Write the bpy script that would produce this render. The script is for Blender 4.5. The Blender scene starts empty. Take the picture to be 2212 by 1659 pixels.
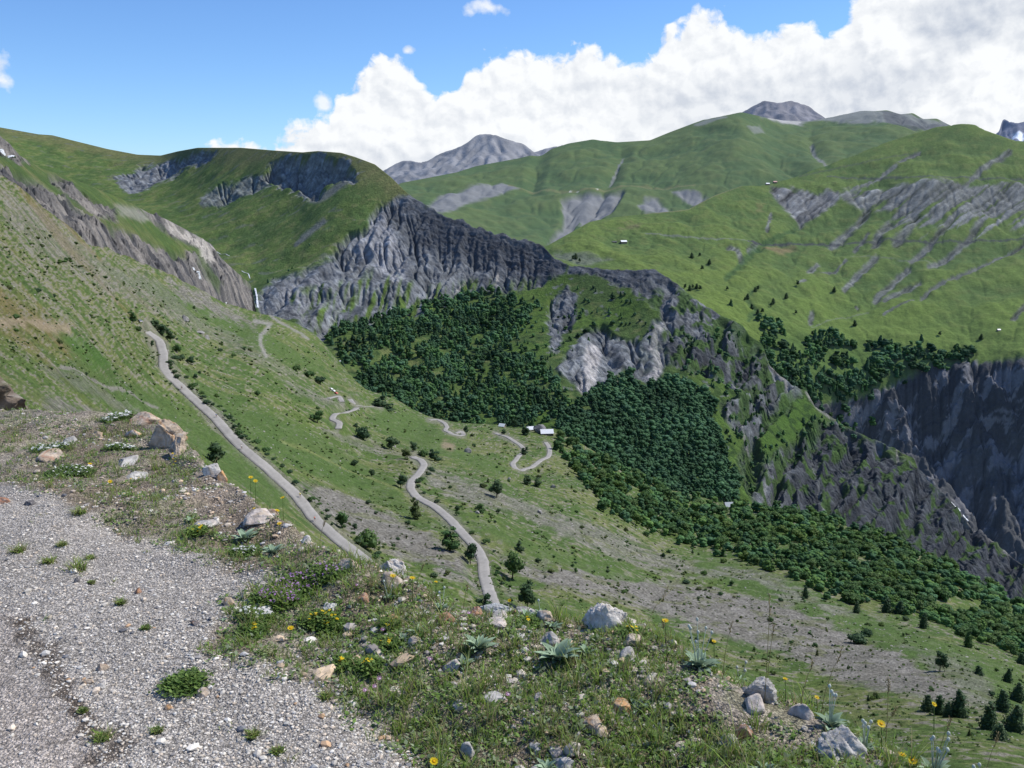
import bpy, math, random, bmesh
import numpy as np
from mathutils import Vector, Matrix
random.seed(7); RNG = np.random.default_rng(7)
scene = bpy.context.scene
COL = scene.collection
PI = math.pi
# ---------------------------------------------------------------- survey geometry
# Bearings were measured on the photograph (a 2212 x 1659 print); every point also has its ground range in metres.
FL = 1106/math.tan(math.radians(30)); PITCH = math.radians(12)
CP, SP = math.cos(PITCH), math.sin(PITCH)
def pos(px, py, r):
    u = (np.asarray(px, float)-1106)/FL; v = (np.asarray(py, float)-829.5)/FL
    x = u; y = CP - v*SP; z = -(SP + v*CP)
    h = np.sqrt(x*x+y*y); k = np.asarray(r)/h
    return np.stack([x*k, y*k, z*k], -1)
# ---------------------------------------------------------------- numpy noise
def _h(ix, iy, s):
    n = (ix.astype(np.int64)*374761393 + iy.astype(np.int64)*668265263 + s*1274126177) & 0xffffffff
    n = ((n ^ (n >> 13))*1274126177) & 0xffffffff
    n = (n ^ (n >> 16)) & 0xffff
    return n*(2*PI/65536.0)
def noise(x, y, s=0):
    x = np.asarray(x, float); y = np.asarray(y, float)
    ix = np.floor(x); iy = np.floor(y); fx = x-ix; fy = y-iy
    def g(dx, dy):
        a = _h(ix+dx, iy+dy, s); return np.cos(a)*(fx-dx)+np.sin(a)*(fy-dy)
    ux = fx*fx*fx*(fx*(fx*6-15)+10); uy = fy*fy*fy*(fy*(fy*6-15)+10)
    a = g(0,0); b = g(1,0); c = g(0,1); d = g(1,1)
    return ((a*(1-ux)+b*ux)*(1-uy)+(c*(1-ux)+d*ux)*uy)*1.5
def fbm(x, y, o=4, s=0, g=.5):
    t = 0; a = 1; n = 0
    for i in range(o):
        t = t+a*noise(x*2**i+i*17.3, y*2**i-i*9.1, s+i); n += a; a *= g
    return t/n*1.3
def ridged(x, y, o=4, s=0):
    t = 0; a = 1; n = 0
    for i in range(o):
        t = t+a*(1-np.abs(noise(x*2**i+i*7.3, y*2**i+i*5.1, s+i))*2); n += a; a *= .5
    return t/n
def sstep(a, b, x):
    t = np.clip((x-a)/(b-a), 0, 1); return t*t*(3-2*t)
def mix(a, b, t):
    return a*(1-t[..., None])+np.asarray(b)*t[..., None]
# ---------------------------------------------------------------- outlines
def poly_sd(poly, X, Y, pad=60):
    """signed distance to an outline, positive inside; -pad far away"""
    P = np.array(poly, float); out = np.full(X.shape, -float(pad))
    m = (X > P[:,0].min()-pad) & (X < P[:,0].max()+pad) & (Y > P[:,1].min()-pad) & (Y < P[:,1].max()+pad)
    if not m.any(): return out
    x = X[m]; y = Y[m]; d = np.full(x.shape, 1e9); ins = np.zeros(x.shape, bool)
    for i in range(len(P)):
        ax, ay = P[i]; bx, by = P[(i+1) % len(P)]
        ex, ey = bx-ax, by-ay; L = ex*ex+ey*ey+1e-9
        t = np.clip(((x-ax)*ex+(y-ay)*ey)/L, 0, 1)
        d = np.minimum(d, (x-ax-t*ex)**2+(y-ay-t*ey)**2)
        if ay != by:
            ins ^= ((ay > y) != (by > y)) & (x < ex*(y-ay)/(by-ay)+ax)
    d = np.sqrt(d); out[m] = np.maximum(np.where(ins, d, -d), -pad); return out
def line_d(pts, X, Y, pad=60):
    P = np.array(pts, float); out = np.full(X.shape, float(pad))
    m = (X > P[:,0].min()-pad) & (X < P[:,0].max()+pad) & (Y > P[:,1].min()-pad) & (Y < P[:,1].max()+pad)
    if not m.any(): return out
    x = X[m]; y = Y[m]; d = np.full(x.shape, 1e9)
    for i in range(len(P)-1):
        ax, ay = P[i]; ex, ey = P[i+1]-P[i]; L = ex*ex+ey*ey+1e-9
        t = np.clip(((x-ax)*ex+(y-ay)*ey)/L, 0, 1)
        d = np.minimum(d, (x-ax-t*ex)**2+(y-ay-t*ey)**2)
    out[m] = np.minimum(np.sqrt(d), pad); return out
# ---------------------------------------------------------------- object helpers
def tag(o, label=None, cat=None, group=None, kind=None):
    if label: o['label'] = label
    if cat: o['category'] = cat
    if group: o['group'] = group
    if kind: o['kind'] = kind
    return o
def empty(name, loc, rz=0, s=1):
    o = bpy.data.objects.new(name, None); COL.objects.link(o); o.location = loc
    o.rotation_euler = (0,0,rz); o.scale = (s,s,s) if not hasattr(s,'__len__') else s; o.empty_display_size = .1
    return o
def link(name, me, parent=None, loc=None):
    o = bpy.data.objects.new(name, me); COL.objects.link(o)
    if parent: o.parent = parent
    if loc is not None: o.location = loc
    return o
def mesh_np(name, V, Fq, mat, cols=None, smooth=True):
    """V (n,3); Fq (m,3|4)"""
    V = np.ascontiguousarray(V, dtype=np.float32).reshape(-1,3); Fq = np.ascontiguousarray(Fq, dtype=np.int32)
    k = Fq.shape[1]; me = bpy.data.meshes.new(name)
    me.vertices.add(len(V)); me.vertices.foreach_set('co', V.ravel())
    me.loops.add(Fq.size); me.loops.foreach_set('vertex_index', Fq.ravel())
    me.polygons.add(len(Fq)); me.polygons.foreach_set('loop_start', np.arange(0, Fq.size, k, dtype=np.int32))
    try: me.polygons.foreach_set('loop_total', np.full(len(Fq), k, dtype=np.int32))
    except Exception: pass
    me.polygons.foreach_set('use_smooth', np.full(len(Fq), smooth, dtype=bool))
    if cols is not None:
        a = me.color_attributes.new('Col', 'FLOAT_COLOR', 'POINT')
        c = np.ones((len(V),4), np.float32); c[:,:3] = np.asarray(cols).reshape(-1,3); a.data.foreach_set('color', c.ravel())
    me.update(calc_edges=True)
    me.materials.append(mat)
    return me
class MB:
    """collects several pieces into one mesh, vertex colours included"""
    def __init__(s): s.V=[]; s.F=[]; s.C=[]; s.n=0
    def add(s, V, F, col=(1,1,1)):
        V = np.asarray(V, float).reshape(-1,3); F = np.asarray(F, int)
        if F.shape[1] == 3: F = np.concatenate([F, F[:,2:3]], 1)
        s.V.append(V); s.F.append(F+s.n); c = np.asarray(col, float)
        s.C.append(np.broadcast_to(c, V.shape) if c.ndim == 1 else c); s.n += len(V); return s
    def mesh(s, name, mat, smooth=True):
        V = np.concatenate(s.V); F = np.concatenate(s.F); C = np.concatenate(s.C)
        me = bpy.data.meshes.new(name)
        tri = F[:,2] == F[:,3]
        cnt = np.where(tri, 3, 4); starts = np.concatenate([[0], np.cumsum(cnt)[:-1]])
        keep = np.ones(F.shape, bool); keep[:,3] = ~tri; L = F[keep]
        me.vertices.add(len(V)); me.vertices.foreach_set('co', V.astype(np.float32).ravel())
        me.loops.add(len(L)); me.loops.foreach_set('vertex_index', L.astype(np.int32))
        me.polygons.add(len(F)); me.polygons.foreach_set('loop_start', starts.astype(np.int32))
        try: me.polygons.foreach_set('loop_total', cnt.astype(np.int32))
        except Exception: pass
        me.polygons.foreach_set('use_smooth', np.full(len(F), smooth, dtype=bool))
        a = me.color_attributes.new('Col', 'FLOAT_COLOR', 'POINT')
        c = np.ones((len(V),4), np.float32); c[:,:3] = C; a.data.foreach_set('color', c.ravel())
        me.update(calc_edges=True); me.validate(); me.materials.append(mat); return me
    def build(s, name, mat, parent=None, smooth=True, loc=None):
        return link(name, s.mesh(name, mat, smooth), parent, loc)
    def box(s, c, d, col=(1,1,1), rz=0, taper=1):
        x,y,z = np.array(d)/2.0
        V = np.array([[-x,-y,-z],[x,-y,-z],[x,y,-z],[-x,y,-z],[-x*taper,-y*taper,z],[x*taper,-y*taper,z],[x*taper,y*taper,z],[-x*taper,y*taper,z]])
        ca, sa = math.cos(rz), math.sin(rz); V = V@np.array([[ca,sa,0],[-sa,ca,0],[0,0,1]])+np.array(c)
        return s.add(V, [[0,3,2,1],[4,5,6,7],[0,1,5,4],[1,2,6,5],[2,3,7,6],[3,0,4,7]], col)
    def tube(s, pts, rad, n=6, col=(1,1,1), cap=True):
        pts = np.asarray(pts, float); m = len(pts); rad = np.broadcast_to(np.asarray(rad, float), (m,))
        V = []
        for i in range(m):
            t = pts[min(i+1,m-1)]-pts[max(i-1,0)]; t = t/(np.linalg.norm(t)+1e-9)
            a = np.cross(t, [0,0,1] if abs(t[2]) < .9 else [1,0,0]); a /= np.linalg.norm(a); b = np.cross(t, a)
            for k in range(n):
                w = 2*PI*k/n; V.append(pts[i]+rad[i]*(a*math.cos(w)+b*math.sin(w)))
        F = [[i*n+k, i*n+(k+1)%n, (i+1)*n+(k+1)%n, (i+1)*n+k] for i in range(m-1) for k in range(n)]
        if cap:
            V += [pts[0], pts[-1]]
            F += [[m*n, (k+1)%n, k, k] for k in range(n)] + [[m*n+1, (m-1)*n+k, (m-1)*n+(k+1)%n, (m-1)*n+(k+1)%n] for k in range(n)]
        return s.add(V, F, col)
def ico(sub):
    bm = bmesh.new(); bmesh.ops.create_icosphere(bm, subdivisions=sub, radius=1)
    V = np.array([v.co[:] for v in bm.verts]); F = np.array([[v.index for v in f.verts] for f in bm.faces]); bm.free()
    return V, F
ICO = {k: ico(k) for k in (1,2,3,4,5)}
# ---------------------------------------------------------------- materials
def new_mat(name):
    m = bpy.data.materials.new(name); m.use_nodes = True; nt = m.node_tree; nt.nodes.clear()
    out = nt.nodes.new('ShaderNodeOutputMaterial'); b = nt.nodes.new('ShaderNodeBsdfPrincipled')
    nt.links.new(b.outputs[0], out.inputs[0]); b.inputs['Roughness'].default_value = .9
    b.inputs['Specular IOR Level'].default_value = .15
    return m, nt, b
def N(nt, t, **kw):
    n = nt.nodes.new(t)
    for k, v in kw.items():
        if k in n.inputs.keys() and not hasattr(n, k): n.inputs[k].default_value = v
        else: setattr(n, k, v)
    return n
def mth(nt, op, a, b=None, c=None, clamp=False):
    n = nt.nodes.new('ShaderNodeMath'); n.operation = op; n.use_clamp = clamp
    for i, v in enumerate((a,b,c)):
        if v is None: continue
        if hasattr(v, 'links'): nt.links.new(v, n.inputs[i])
        else: n.inputs[i].default_value = v
    return n.outputs[0]
def mixc(nt, f, a, b, mode='MIX'):
    n = nt.nodes.new('ShaderNodeMix'); n.data_type = 'RGBA'; n.blend_type = mode
    for i, v in ((0,f),(6,a),(7,b)):
        if hasattr(v, 'links'): nt.links.new(v, n.inputs[i])
        elif i == 0: n.inputs[0].default_value = v
        else: n.inputs[i].default_value = (*v, 1)
    return n.outputs[2]
def noise_node(nt, vec, scale, detail=4, rough=.6, dist=0):
    n = nt.nodes.new('ShaderNodeTexNoise'); n.inputs['Scale'].default_value = scale; n.inputs['Detail'].default_value = detail
    n.inputs['Roughness'].default_value = rough; n.inputs['Distortion'].default_value = dist; nt.links.new(vec, n.inputs['Vector']); return n.outputs[0]
def ramp(nt, f, a, b, lo=0, hi=1):
    n = nt.nodes.new('ShaderNodeMapRange'); n.inputs[1].default_value = a; n.inputs[2].default_value = b
    n.inputs[3].default_value = lo; n.inputs[4].default_value = hi; nt.links.new(f, n.inputs[0]); return n.outputs[0]
def col_mat(name, scales=(), amp=.5, bump=0, bscale=1, rough=.95, transl=0, rand=0, haze=None, spec=.1):
    """surface colour from the painted attribute, broken up by noise in world coordinates"""
    m, nt, b = new_mat(name); b.inputs['Roughness'].default_value = rough; b.inputs['Specular IOR Level'].default_value = spec
    at = N(nt, 'ShaderNodeAttribute', attribute_name='Col'); c = at.outputs['Color']
    tc = nt.nodes.new('ShaderNodeTexCoord').outputs['Object']
    for s in scales:
        f = noise_node(nt, tc, s, 5, .7); v = ramp(nt, f, .25, .75, 1-amp, 1+amp)
        cm = nt.nodes.new('ShaderNodeCombineColor')
        for i in range(3): nt.links.new(v, cm.inputs[i])
        c = mixc(nt, 1, c, cm.outputs[0], 'MULTIPLY')
    if rand:
        oi = nt.nodes.new('ShaderNodeObjectInfo').outputs['Random']
        hs = nt.nodes.new('ShaderNodeHueSaturation'); nt.links.new(ramp(nt, oi, 0, 1, .5-rand*.06, .5+rand*.03), hs.inputs['Hue'])
        nt.links.new(ramp(nt, oi, 0, 1, 1+rand*.35, 1-rand*.35), hs.inputs['Value']); nt.links.new(c, hs.inputs['Color']); c = hs.outputs[0]
    nt.links.new(c, b.inputs['Base Color'])
    if bump:
        f = noise_node(nt, tc, bscale, 6, .7); bn = nt.nodes.new('ShaderNodeBump'); bn.inputs['Strength'].default_value = 1
        bn.inputs['Distance'].default_value = bump; nt.links.new(f, bn.inputs['Height']); nt.links.new(bn.outputs[0], b.inputs['Normal'])
    if haze:
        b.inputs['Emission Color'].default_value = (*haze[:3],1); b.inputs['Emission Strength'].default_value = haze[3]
    if transl:
        t = nt.nodes.new('ShaderNodeBsdfTranslucent'); nt.links.new(c, t.inputs[0]); mx = nt.nodes.new('ShaderNodeMixShader')
        mx.inputs[0].default_value = transl; nt.links.new(b.outputs[0], mx.inputs[1]); nt.links.new(t.outputs[0], mx.inputs[2])
        nt.links.new(mx.outputs[0], nt.nodes['Material Output'].inputs[0])
    return m
HZ = (.40,.58,.95)  # air haze, put into the distant land as a faint blue glow
M = {}
M['near'] = col_mat('hillside_turf', (2.2,.6), .24, .6, 1.2)
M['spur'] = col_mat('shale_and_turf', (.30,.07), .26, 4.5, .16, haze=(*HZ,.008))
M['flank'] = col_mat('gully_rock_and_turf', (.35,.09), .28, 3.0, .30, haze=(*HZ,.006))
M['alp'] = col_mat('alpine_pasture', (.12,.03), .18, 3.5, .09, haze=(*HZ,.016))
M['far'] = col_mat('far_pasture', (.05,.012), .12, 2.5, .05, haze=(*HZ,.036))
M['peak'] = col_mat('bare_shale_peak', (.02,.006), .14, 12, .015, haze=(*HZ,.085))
M['leaf'] = col_mat('foliage', (1.3,), .25, 0, rough=.7, transl=.30, rand=.45, spec=.2)
M['forest'] = col_mat('forest_foliage', (.4,), .2, 0, rough=.8, transl=.30)
M['bark'] = col_mat('bark', (3,), .3, .02, 12)
M['rock'] = col_mat('lichen_rock', (9,38), .22, .012, 32, rough=.85)
M['pebble'] = col_mat('pebbles', (), 0, 0, rough=.8)
M['blade'] = col_mat('grass_blades', (), 0, 0, rough=.6, transl=.45, spec=.2)
M['felt'] = col_mat('woolly_leaves', (60,), .12, 0, rough=.95, transl=.12)
M['petal'] = col_mat('petals', (), 0, 0, rough=.6, transl=.25)
M['paint'] = col_mat('paint', (), 0, 0, rough=.35, spec=.5)
M['cloth'] = col_mat('cloth', (), 0, 0, rough=.9)
M['metal_roof'] = col_mat('sheet_metal_roof', (.8,), .08, .02, 2, rough=.5, spec=.4)
M['stonewall'] = col_mat('stone_masonry', (1.2,5), .25, .05, 3)
# ================================================================ TERRAIN
def interp_line(pts, q, c=None):
    P = np.array(pts, float); return np.interp(q, P[:,0], P[:,1])
def smooth1(a, n):
    k = np.hanning(n*2+3)[1:-1]; k /= k.sum(); return np.convolve(np.pad(a, n, mode='edge'), k, 'valid')
def tps(anch):
    A = np.array(anch, float); X = A[:,:2]/1000; y = np.log(A[:,2]); n = len(A)
    d = np.linalg.norm(X[:,None]-X[None], axis=-1)
    K = np.where(d > 0, d*d*np.log(d+1e-12), 0)+np.eye(n)*2e-3
    Pm = np.concatenate([np.ones((n,1)), X], 1)
    S = np.block([[K, Pm],[Pm.T, np.zeros((3,3))]]); w = np.linalg.solve(S, np.concatenate([y, np.zeros(3)]))
    def f(px, py):
        q = np.stack([np.ravel(px), np.ravel(py)], 1)/1000; out = np.zeros(len(q))
        for i in range(0, len(q), 100000):
            qq = q[i:i+100000]; dd = np.linalg.norm(qq[:,None]-X[None], axis=-1)
            out[i:i+100000] = (dd*dd*np.log(dd+1e-12))@w[:n]+w[n]+qq@w[n+1:]
        return np.exp(out).reshape(np.shape(px))
    return f
class Land:
    def __init__(s, name, px0, px1, step, rows, foot, crest, anch, back=(), sm=2, crest_jag=None):
        s.name = name; s.px = np.arange(px0, px1+step, step); s.step = step; s.px0 = px0
        s.footl = smooth1(interp_line(foot, s.px), 12)
        c = smooth1(interp_line(crest, s.px), sm)
        if crest_jag is not None: c = c+crest_jag(s.px)
        s.crestl = np.minimum(c, s.footl-4)
        s.rows = rows; t = np.linspace(0, 1, rows)[:,None]
        s.PX = np.broadcast_to(s.px, (rows, len(s.px))).copy()
        s.PY = s.footl*(1-t)+s.crestl*t
        f = tps(anch); s.R = f(s.PX, s.PY)
        s.R = np.maximum.accumulate(s.R*np.linspace(1,1.002,rows)[:,None], 0)
        s.P = pos(s.PX, s.PY, s.R); s.T = np.broadcast_to(t, s.PX.shape)
        s.back = back; s.D = np.zeros(s.PX.shape)
    def slope(s):
        P = s.P; du = np.gradient(P, axis=1); dv = np.gradient(P, axis=0); n = np.cross(du, dv)
        n /= np.linalg.norm(n, axis=-1, keepdims=True)+1e-9; n *= np.sign(n[...,2:3]+1e-9); return n
    def erode(s, k, iters, mask, rough=2.0, cap=4.0, talus=None, seed=3, blur=.5):
        P = s.P; Z = P[...,2].copy(); H, W = Z.shape
        x, y = P[...,0], P[...,1]
        Z = Z+mask*rough*(fbm(x/90, y/90, 5, seed))
        ar = np.abs(np.cross(np.gradient(P[...,:2],axis=1), np.gradient(P[...,:2],axis=0)))
        offs = [(-1,-1),(-1,0),(-1,1),(0,-1),(0,1),(1,-1),(1,0),(1,1)]
        idx = np.arange(H*W).reshape(H,W)
        def sh(a, dr, dc):
            return np.roll(np.roll(a, -dr, 0), -dc, 1)
        dist = []
        for dr, dc in offs:
            dist.append(np.sqrt((sh(x,dr,dc)-x)**2+(sh(y,dr,dc)-y)**2)+.05)
        for it in range(iters):
            best = np.zeros((H,W)); rec = idx.copy()
            jit = 1+.25*RNG.random((H,W))
            for (dr,dc), d in zip(offs, dist):
                sl = (Z-sh(Z,dr,dc))/d
                if dr == -1: sl[0] = -1
                if dr == 1: sl[-1] = -1
                if dc == -1: sl[:,0] = -1
                if dc == 1: sl[:,-1] = -1
                slj = sl*sh(jit,dr,dc)
                m = slj > best; best = np.where(m, slj, best); rec = np.where(m, sh(idx,dr,dc), rec)
            order = np.argsort(-Z, axis=None).tolist(); rl = rec.ravel().tolist(); acc = ar.ravel().tolist()
            for i in order:
                j = rl[i]
                if j != i: acc[j] += acc[i]
            A = np.array(acc).reshape(H,W)
            e = np.minimum(k*np.sqrt(A)*np.minimum(best, 1.5), cap)*mask
            e = (e*2+sh(e,0,1)+sh(e,0,-1)+sh(e,1,0)+sh(e,-1,0))/6
            Z = Z-e
            L = (sh(Z,0,1)+sh(Z,0,-1)+sh(Z,1,0)+sh(Z,-1,0))/4-Z
            L[0]=0; L[-1]=0; L[:,0]=0; L[:,-1]=0
            Z = Z+L*blur*mask
        s.D = Z-P[...,2]; s.A = A
        s.P[...,2] = Z
    def at(s, px, py):
        px = np.asarray(px, float); py = np.asarray(py, float)
        c = np.clip((px-s.px0)/s.step, 0, len(s.px)-1.001); fo = np.interp(px, s.px, s.footl); cr = np.interp(px, s.px, s.crestl)
        r = np.clip((fo-py)/(fo-cr)*(s.rows-1), 0, s.rows-1.001)
        i = r.astype(int); j = c.astype(int); a = (r-i)[...,None]; b = (c-j)[...,None]; P = s.P
        return (P[i,j]*(1-a)+P[i+1,j]*a)*(1-b)+(P[i,j+1]*(1-a)+P[i+1,j+1]*a)*b
    def build(s, name, mat, cols, label=None):
        P = s.P; C = cols
        ex = []
        for (k, dz) in s.back:      # the far side behind the crest falls away
            q = P[-1].copy(); h = np.linalg.norm(q[:,:2], axis=1, keepdims=True)
            q[:,:2] *= k; q[:,2] = P[-1][:,2]+dz; ex.append(q)
        if ex:
            P = np.concatenate([P, np.array(ex)], 0); C = np.concatenate([C, np.repeat(C[-1:], len(ex), 0)], 0)
        H, W = P.shape[:2]; i = np.arange(H*W).reshape(H,W)
        F = np.stack([i[:-1,:-1].ravel(), i[:-1,1:].ravel(), i[1:,1:].ravel(), i[1:,:-1].ravel()], 1)
        o = link(name, mesh_np(name, P.reshape(-1,3), F, mat, np.clip(C,0,1).reshape(-1,3)))
        tag(o, kind='structure'); return o
def V3(*a): return np.array(a, float)
GR1 = V3(.068,.112,.032); GR2 = V3(.095,.138,.036); GR3 = V3(.140,.155,.060); DRY = V3(.20,.185,.085)
SHALE = V3(.160,.166,.168); SHALED = V3(.058,.062,.070); PALE = V3(.30,.285,.265); SCREE = V3(.215,.20,.18); EARTH = V3(.27,.215,.15)

# ---- near hillside below the road -------------------------------------------
A_top = [(-450,150),(-200,270),(0,379),(33,399),(73,432),(113,465),(160,495),(193,529),(247,542),(293,562),(360,589),(400,609),(443,629),(483,655),(503,660),(540,669),(583,682),(633,695),(680,722),(700,742),(727,775),(766,821),(799,845),(846,858),(889,881),(919,895),(966,908),(1006,915),(1073,918),(1153,926),(1193,930),(1260,962),(1350,1010),(1450,1060),(1560,1085),(1700,1100),(1800,1125),(1900,1162),(2000,1200),(2100,1250),(2212,1315),(2660,1560)]
A_foot = [(-450,980),(0,1010),(300,1120),(600,1290),(900,1450),(1200,1550),(1500,1650),(1800,1760),(2212,1900),(2660,2050)]
A_an = [(-450,980,50),(-450,500,180),(-450,160,420),(0,1000,50),(0,860,100),(0,760,150),(0,650,210),(0,520,300),(0,420,420),(0,379,480),(300,1120,70),(300,900,270),(310,705,500),(200,600,470),(345,780,460),(160,495,620),(250,542,760),(360,589,950),(443,629,1130),(540,669,1450),(633,695,1350),(700,742,1290),(727,775,1240),
 (470,910,400),(645,1080,325),(780,1210,275),(600,1290,140),(560,730,850),(640,830,680),(730,900,640),(750,850,800),(800,880,800),(900,940,770),(980,930,850),(846,858,950),(919,895,980),(900,1450,140),(1060,1300,280),(1045,1200,330),(960,1100,400),(885,1050,450),(900,990,520),(1070,1055,500),(1130,1010,690),(1185,960,850),(1100,940,890),(1180,930,1010),(1073,918,1040),
 (1250,1050,640),(1300,1150,500),(1300,1300,330),(1200,1550,125),(1350,1010,950),(1450,1060,930),(1475,1173,610),(1560,1085,920),(1608,1203,580),(1708,1256,500),(1600,1330,380),(1500,1650,115),(1700,1100,900),(1800,1125,880),(1900,1162,860),(1892,1313,480),(1850,1370,380),(2000,1200,840),(2212,1315,780),(2212,1426,440),(2050,1500,240),(1750,1500,240),(2212,1650,140),(1800,1760,95),(2212,1900,80),(2660,1560,650),(2660,2050,70)]
A = Land('hillside', -450, 2660, 2.5, 560, A_foot, A_top, A_an, back=((1.02,-25),(1.1,-140)), sm=4)
x, y = A.P[...,0], A.P[...,1]
# fall line of this slope, used for the rills and the streaks of scree and turf
U = (x*.80-y*.60); Vv = (x*.60+y*.80)
nA = A.slope(); 
rill = fbm(U/16+fbm(x/50,y/50,3,4)*1.6, Vv/70, 4, 11)
A.P[...,2] += (.10+.5*sstep(250,800,A.PX))*rill*sstep(60,200,A.R)+2.2*fbm(x/45,y/45,4,12)*sstep(80,260,A.R)+.25*fbm(x/4,y/4,3,13)
ROADS = {
 'upper': [(316,704),(333,727),(346,745),(353,765),(352,787),(366,808),(395,838),(430,872),(470,910),(520,960),(575,1010),(630,1065),(680,1120),(730,1165),(790,1215),(830,1258)],
 'lower': [(890,984),(908,992),(917,1005),(905,1020),(888,1038),(886,1055),(900,1073),(935,1094),(975,1125),(1005,1155),(1030,1180),(1043,1205),(1046,1240),(1056,1280),(1070,1320),(1090,1360)],
 'hairpin1': [(706,858),(725,856),(733,858),(740,870)],
 'hairpin2': [(754,860),(765,872),(786,880),(806,880),(824,884)],
 'hairpin3': [(772,883),(750,890),(722,895),(716,903),(726,911),(735,919),(728,927)],
 'hairpin4': [(925,906),(945,908),(962,914),(967,922),(960,928),(975,936),(995,941),(1003,940),(997,933),(980,935)],
 'hamlet_road': [(1068,935),(1098,946),(1122,960),(1134,973),(1120,987),(1106,1002),(1112,1010),(1126,1016),(1148,1010),(1165,998),(1184,988),(1188,975),(1184,962),(1176,955)],
}
road_data = {}
def resample(P, step):
    P = np.asarray(P, float); s = np.concatenate([[0], np.cumsum(np.linalg.norm(np.diff(P, axis=0), axis=1))])
    q = np.arange(0, s[-1], step); return np.stack([np.interp(q, s, P[:,k]) for k in range(P.shape[1])], 1)
for k, pts in ROADS.items():
    pp = resample(pts, 2); pp = np.stack([smooth1(pp[:,0], 3), smooth1(pp[:,1], 3)], 1)
    W3 = resample(A.at(pp[:,0], pp[:,1]), 1.0)
    n = max(2, min(12, len(W3)//6)); W3[:,2] = smooth1(W3[:,2], n*2); W3[:,0] = smooth1(W3[:,0], 2); W3[:,1] = smooth1(W3[:,1], 2)
    wd = {'upper':2.35,'lower':2.3}.get(k, 2.3)
    road_data[k] = (W3, wd)
    near = line_d(pts, A.PX, A.PY, 46) < 44
    q = A.P[near]; best = np.full(len(q), 1e9); bz = np.zeros(len(q))
    for i in range(0, len(W3), 60):
        seg = W3[i:i+60]; d = np.sqrt((q[:,None,0]-seg[None,:,0])**2+(q[:,None,1]-seg[None,:,1])**2)
        j = d.argmin(1); dm = d[np.arange(len(q)), j]; m = dm < best; best[m] = dm[m]; bz[m] = seg[j[m],2]
    w = (1-sstep(wd+.5, wd+6.5, best)); q[:,2] = q[:,2]*(1-w)+(bz-.25)*w; A.P[near] = q
nx = A.slope()
cA = np.zeros(A.P.shape)+GR1
n1 = fbm(x/70, y/70, 4, 21); n2 = fbm(x/9, y/9, 4, 22); st = fbm(U/12+n1*1.6+n2*.5, Vv/38, 4, 23); st2 = fbm(U/34+n1*.8, Vv/110, 3, 24); n4 = fbm(x/3.2,y/3.2,4,25)
cA = mix(cA, GR2, sstep(-.3,.4,n1+st*.6)); cA = mix(cA, GR3, sstep(.0,.45,st2+n2*.5)*.75)
wl = sstep(1000,350,A.PX)*.85; p1n = fbm((A.PX*.85+A.PY*.5)/26,(A.PY*.85-A.PX*.5)/10,4,32); p2n = fbm(A.PX/8,A.PY/5.5,4,33)
st = st*(1-wl)+p1n*wl; n4 = n4*(1-wl)+p2n*wl
# dry and stony turf: much on the upper left, less lower down
left = sstep(650,150,A.PX)*sstep(900,560,A.PY+0*x)
cA = mix(cA, DRY, sstep(.02,.34,st*.2+n2*.5+n4*.6+.26*left)*.6)
cA = mix(cA, SCREE*.95, sstep(.12,.34,st*.22+n2*.45+n4*1.0+.20*left-.06)*.7); cA = mix(cA, V3(.040,.065,.020), sstep(.22,.42,-n4+n1*.3+.1*left)*.6)
cA = mix(cA, V3(.17,.125,.055), sstep(.15,.5,n1-.1*st)*sstep(500,100,A.PX)*.6)
grn = [ # lush meadow strips
 [(430,820),(560,880),(720,960),(860,1050),(880,1085),(980,1140),(1000,1180),(860,1120),(740,1060),(600,1000),(500,930),(420,850)],
 [(200,560),(420,640),(520,690),(700,780),(690,810),(560,760),(400,680),(250,600)],
 [(120,712),(160,720),(230,770),(260,800),(200,790)],
 [(900,1080),(1100,1150),(1300,1210),(1400,1260),(1300,1250),(1100,1190),(1000,1140)],
 [(1100,1270),(1250,1320),(1400,1380),(1700,1480),(1900,1590),(2100,1700),(1700,1600),(1300,1450)],
 [(160,760),(400,880),(560,1000),(640,1090),(600,1120),(450,1010),(260,900),(120,810)],
 [(830,880),(920,900),(1000,960),(1100,1010),(1080,1030),(950,985),(850,950),(790,905)],
 [(1500,1180),(1700,1250),(1900,1330),(2212,1450),(2212,1560),(1950,1420),(1700,1310),(1500,1240)]]
for g in grn:
    m = sstep(-10,16,poly_sd(g,A.PX,A.PY)+n1*16+st*12); cA = mix(cA, GR1*1.05+GR2*.15*0, m*.78)
m = sstep(-5,10,poly_sd(grn[2],A.PX,A.PY)+st*6); cA = mix(cA, V3(.055,.125,.022), m*.5)
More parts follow.
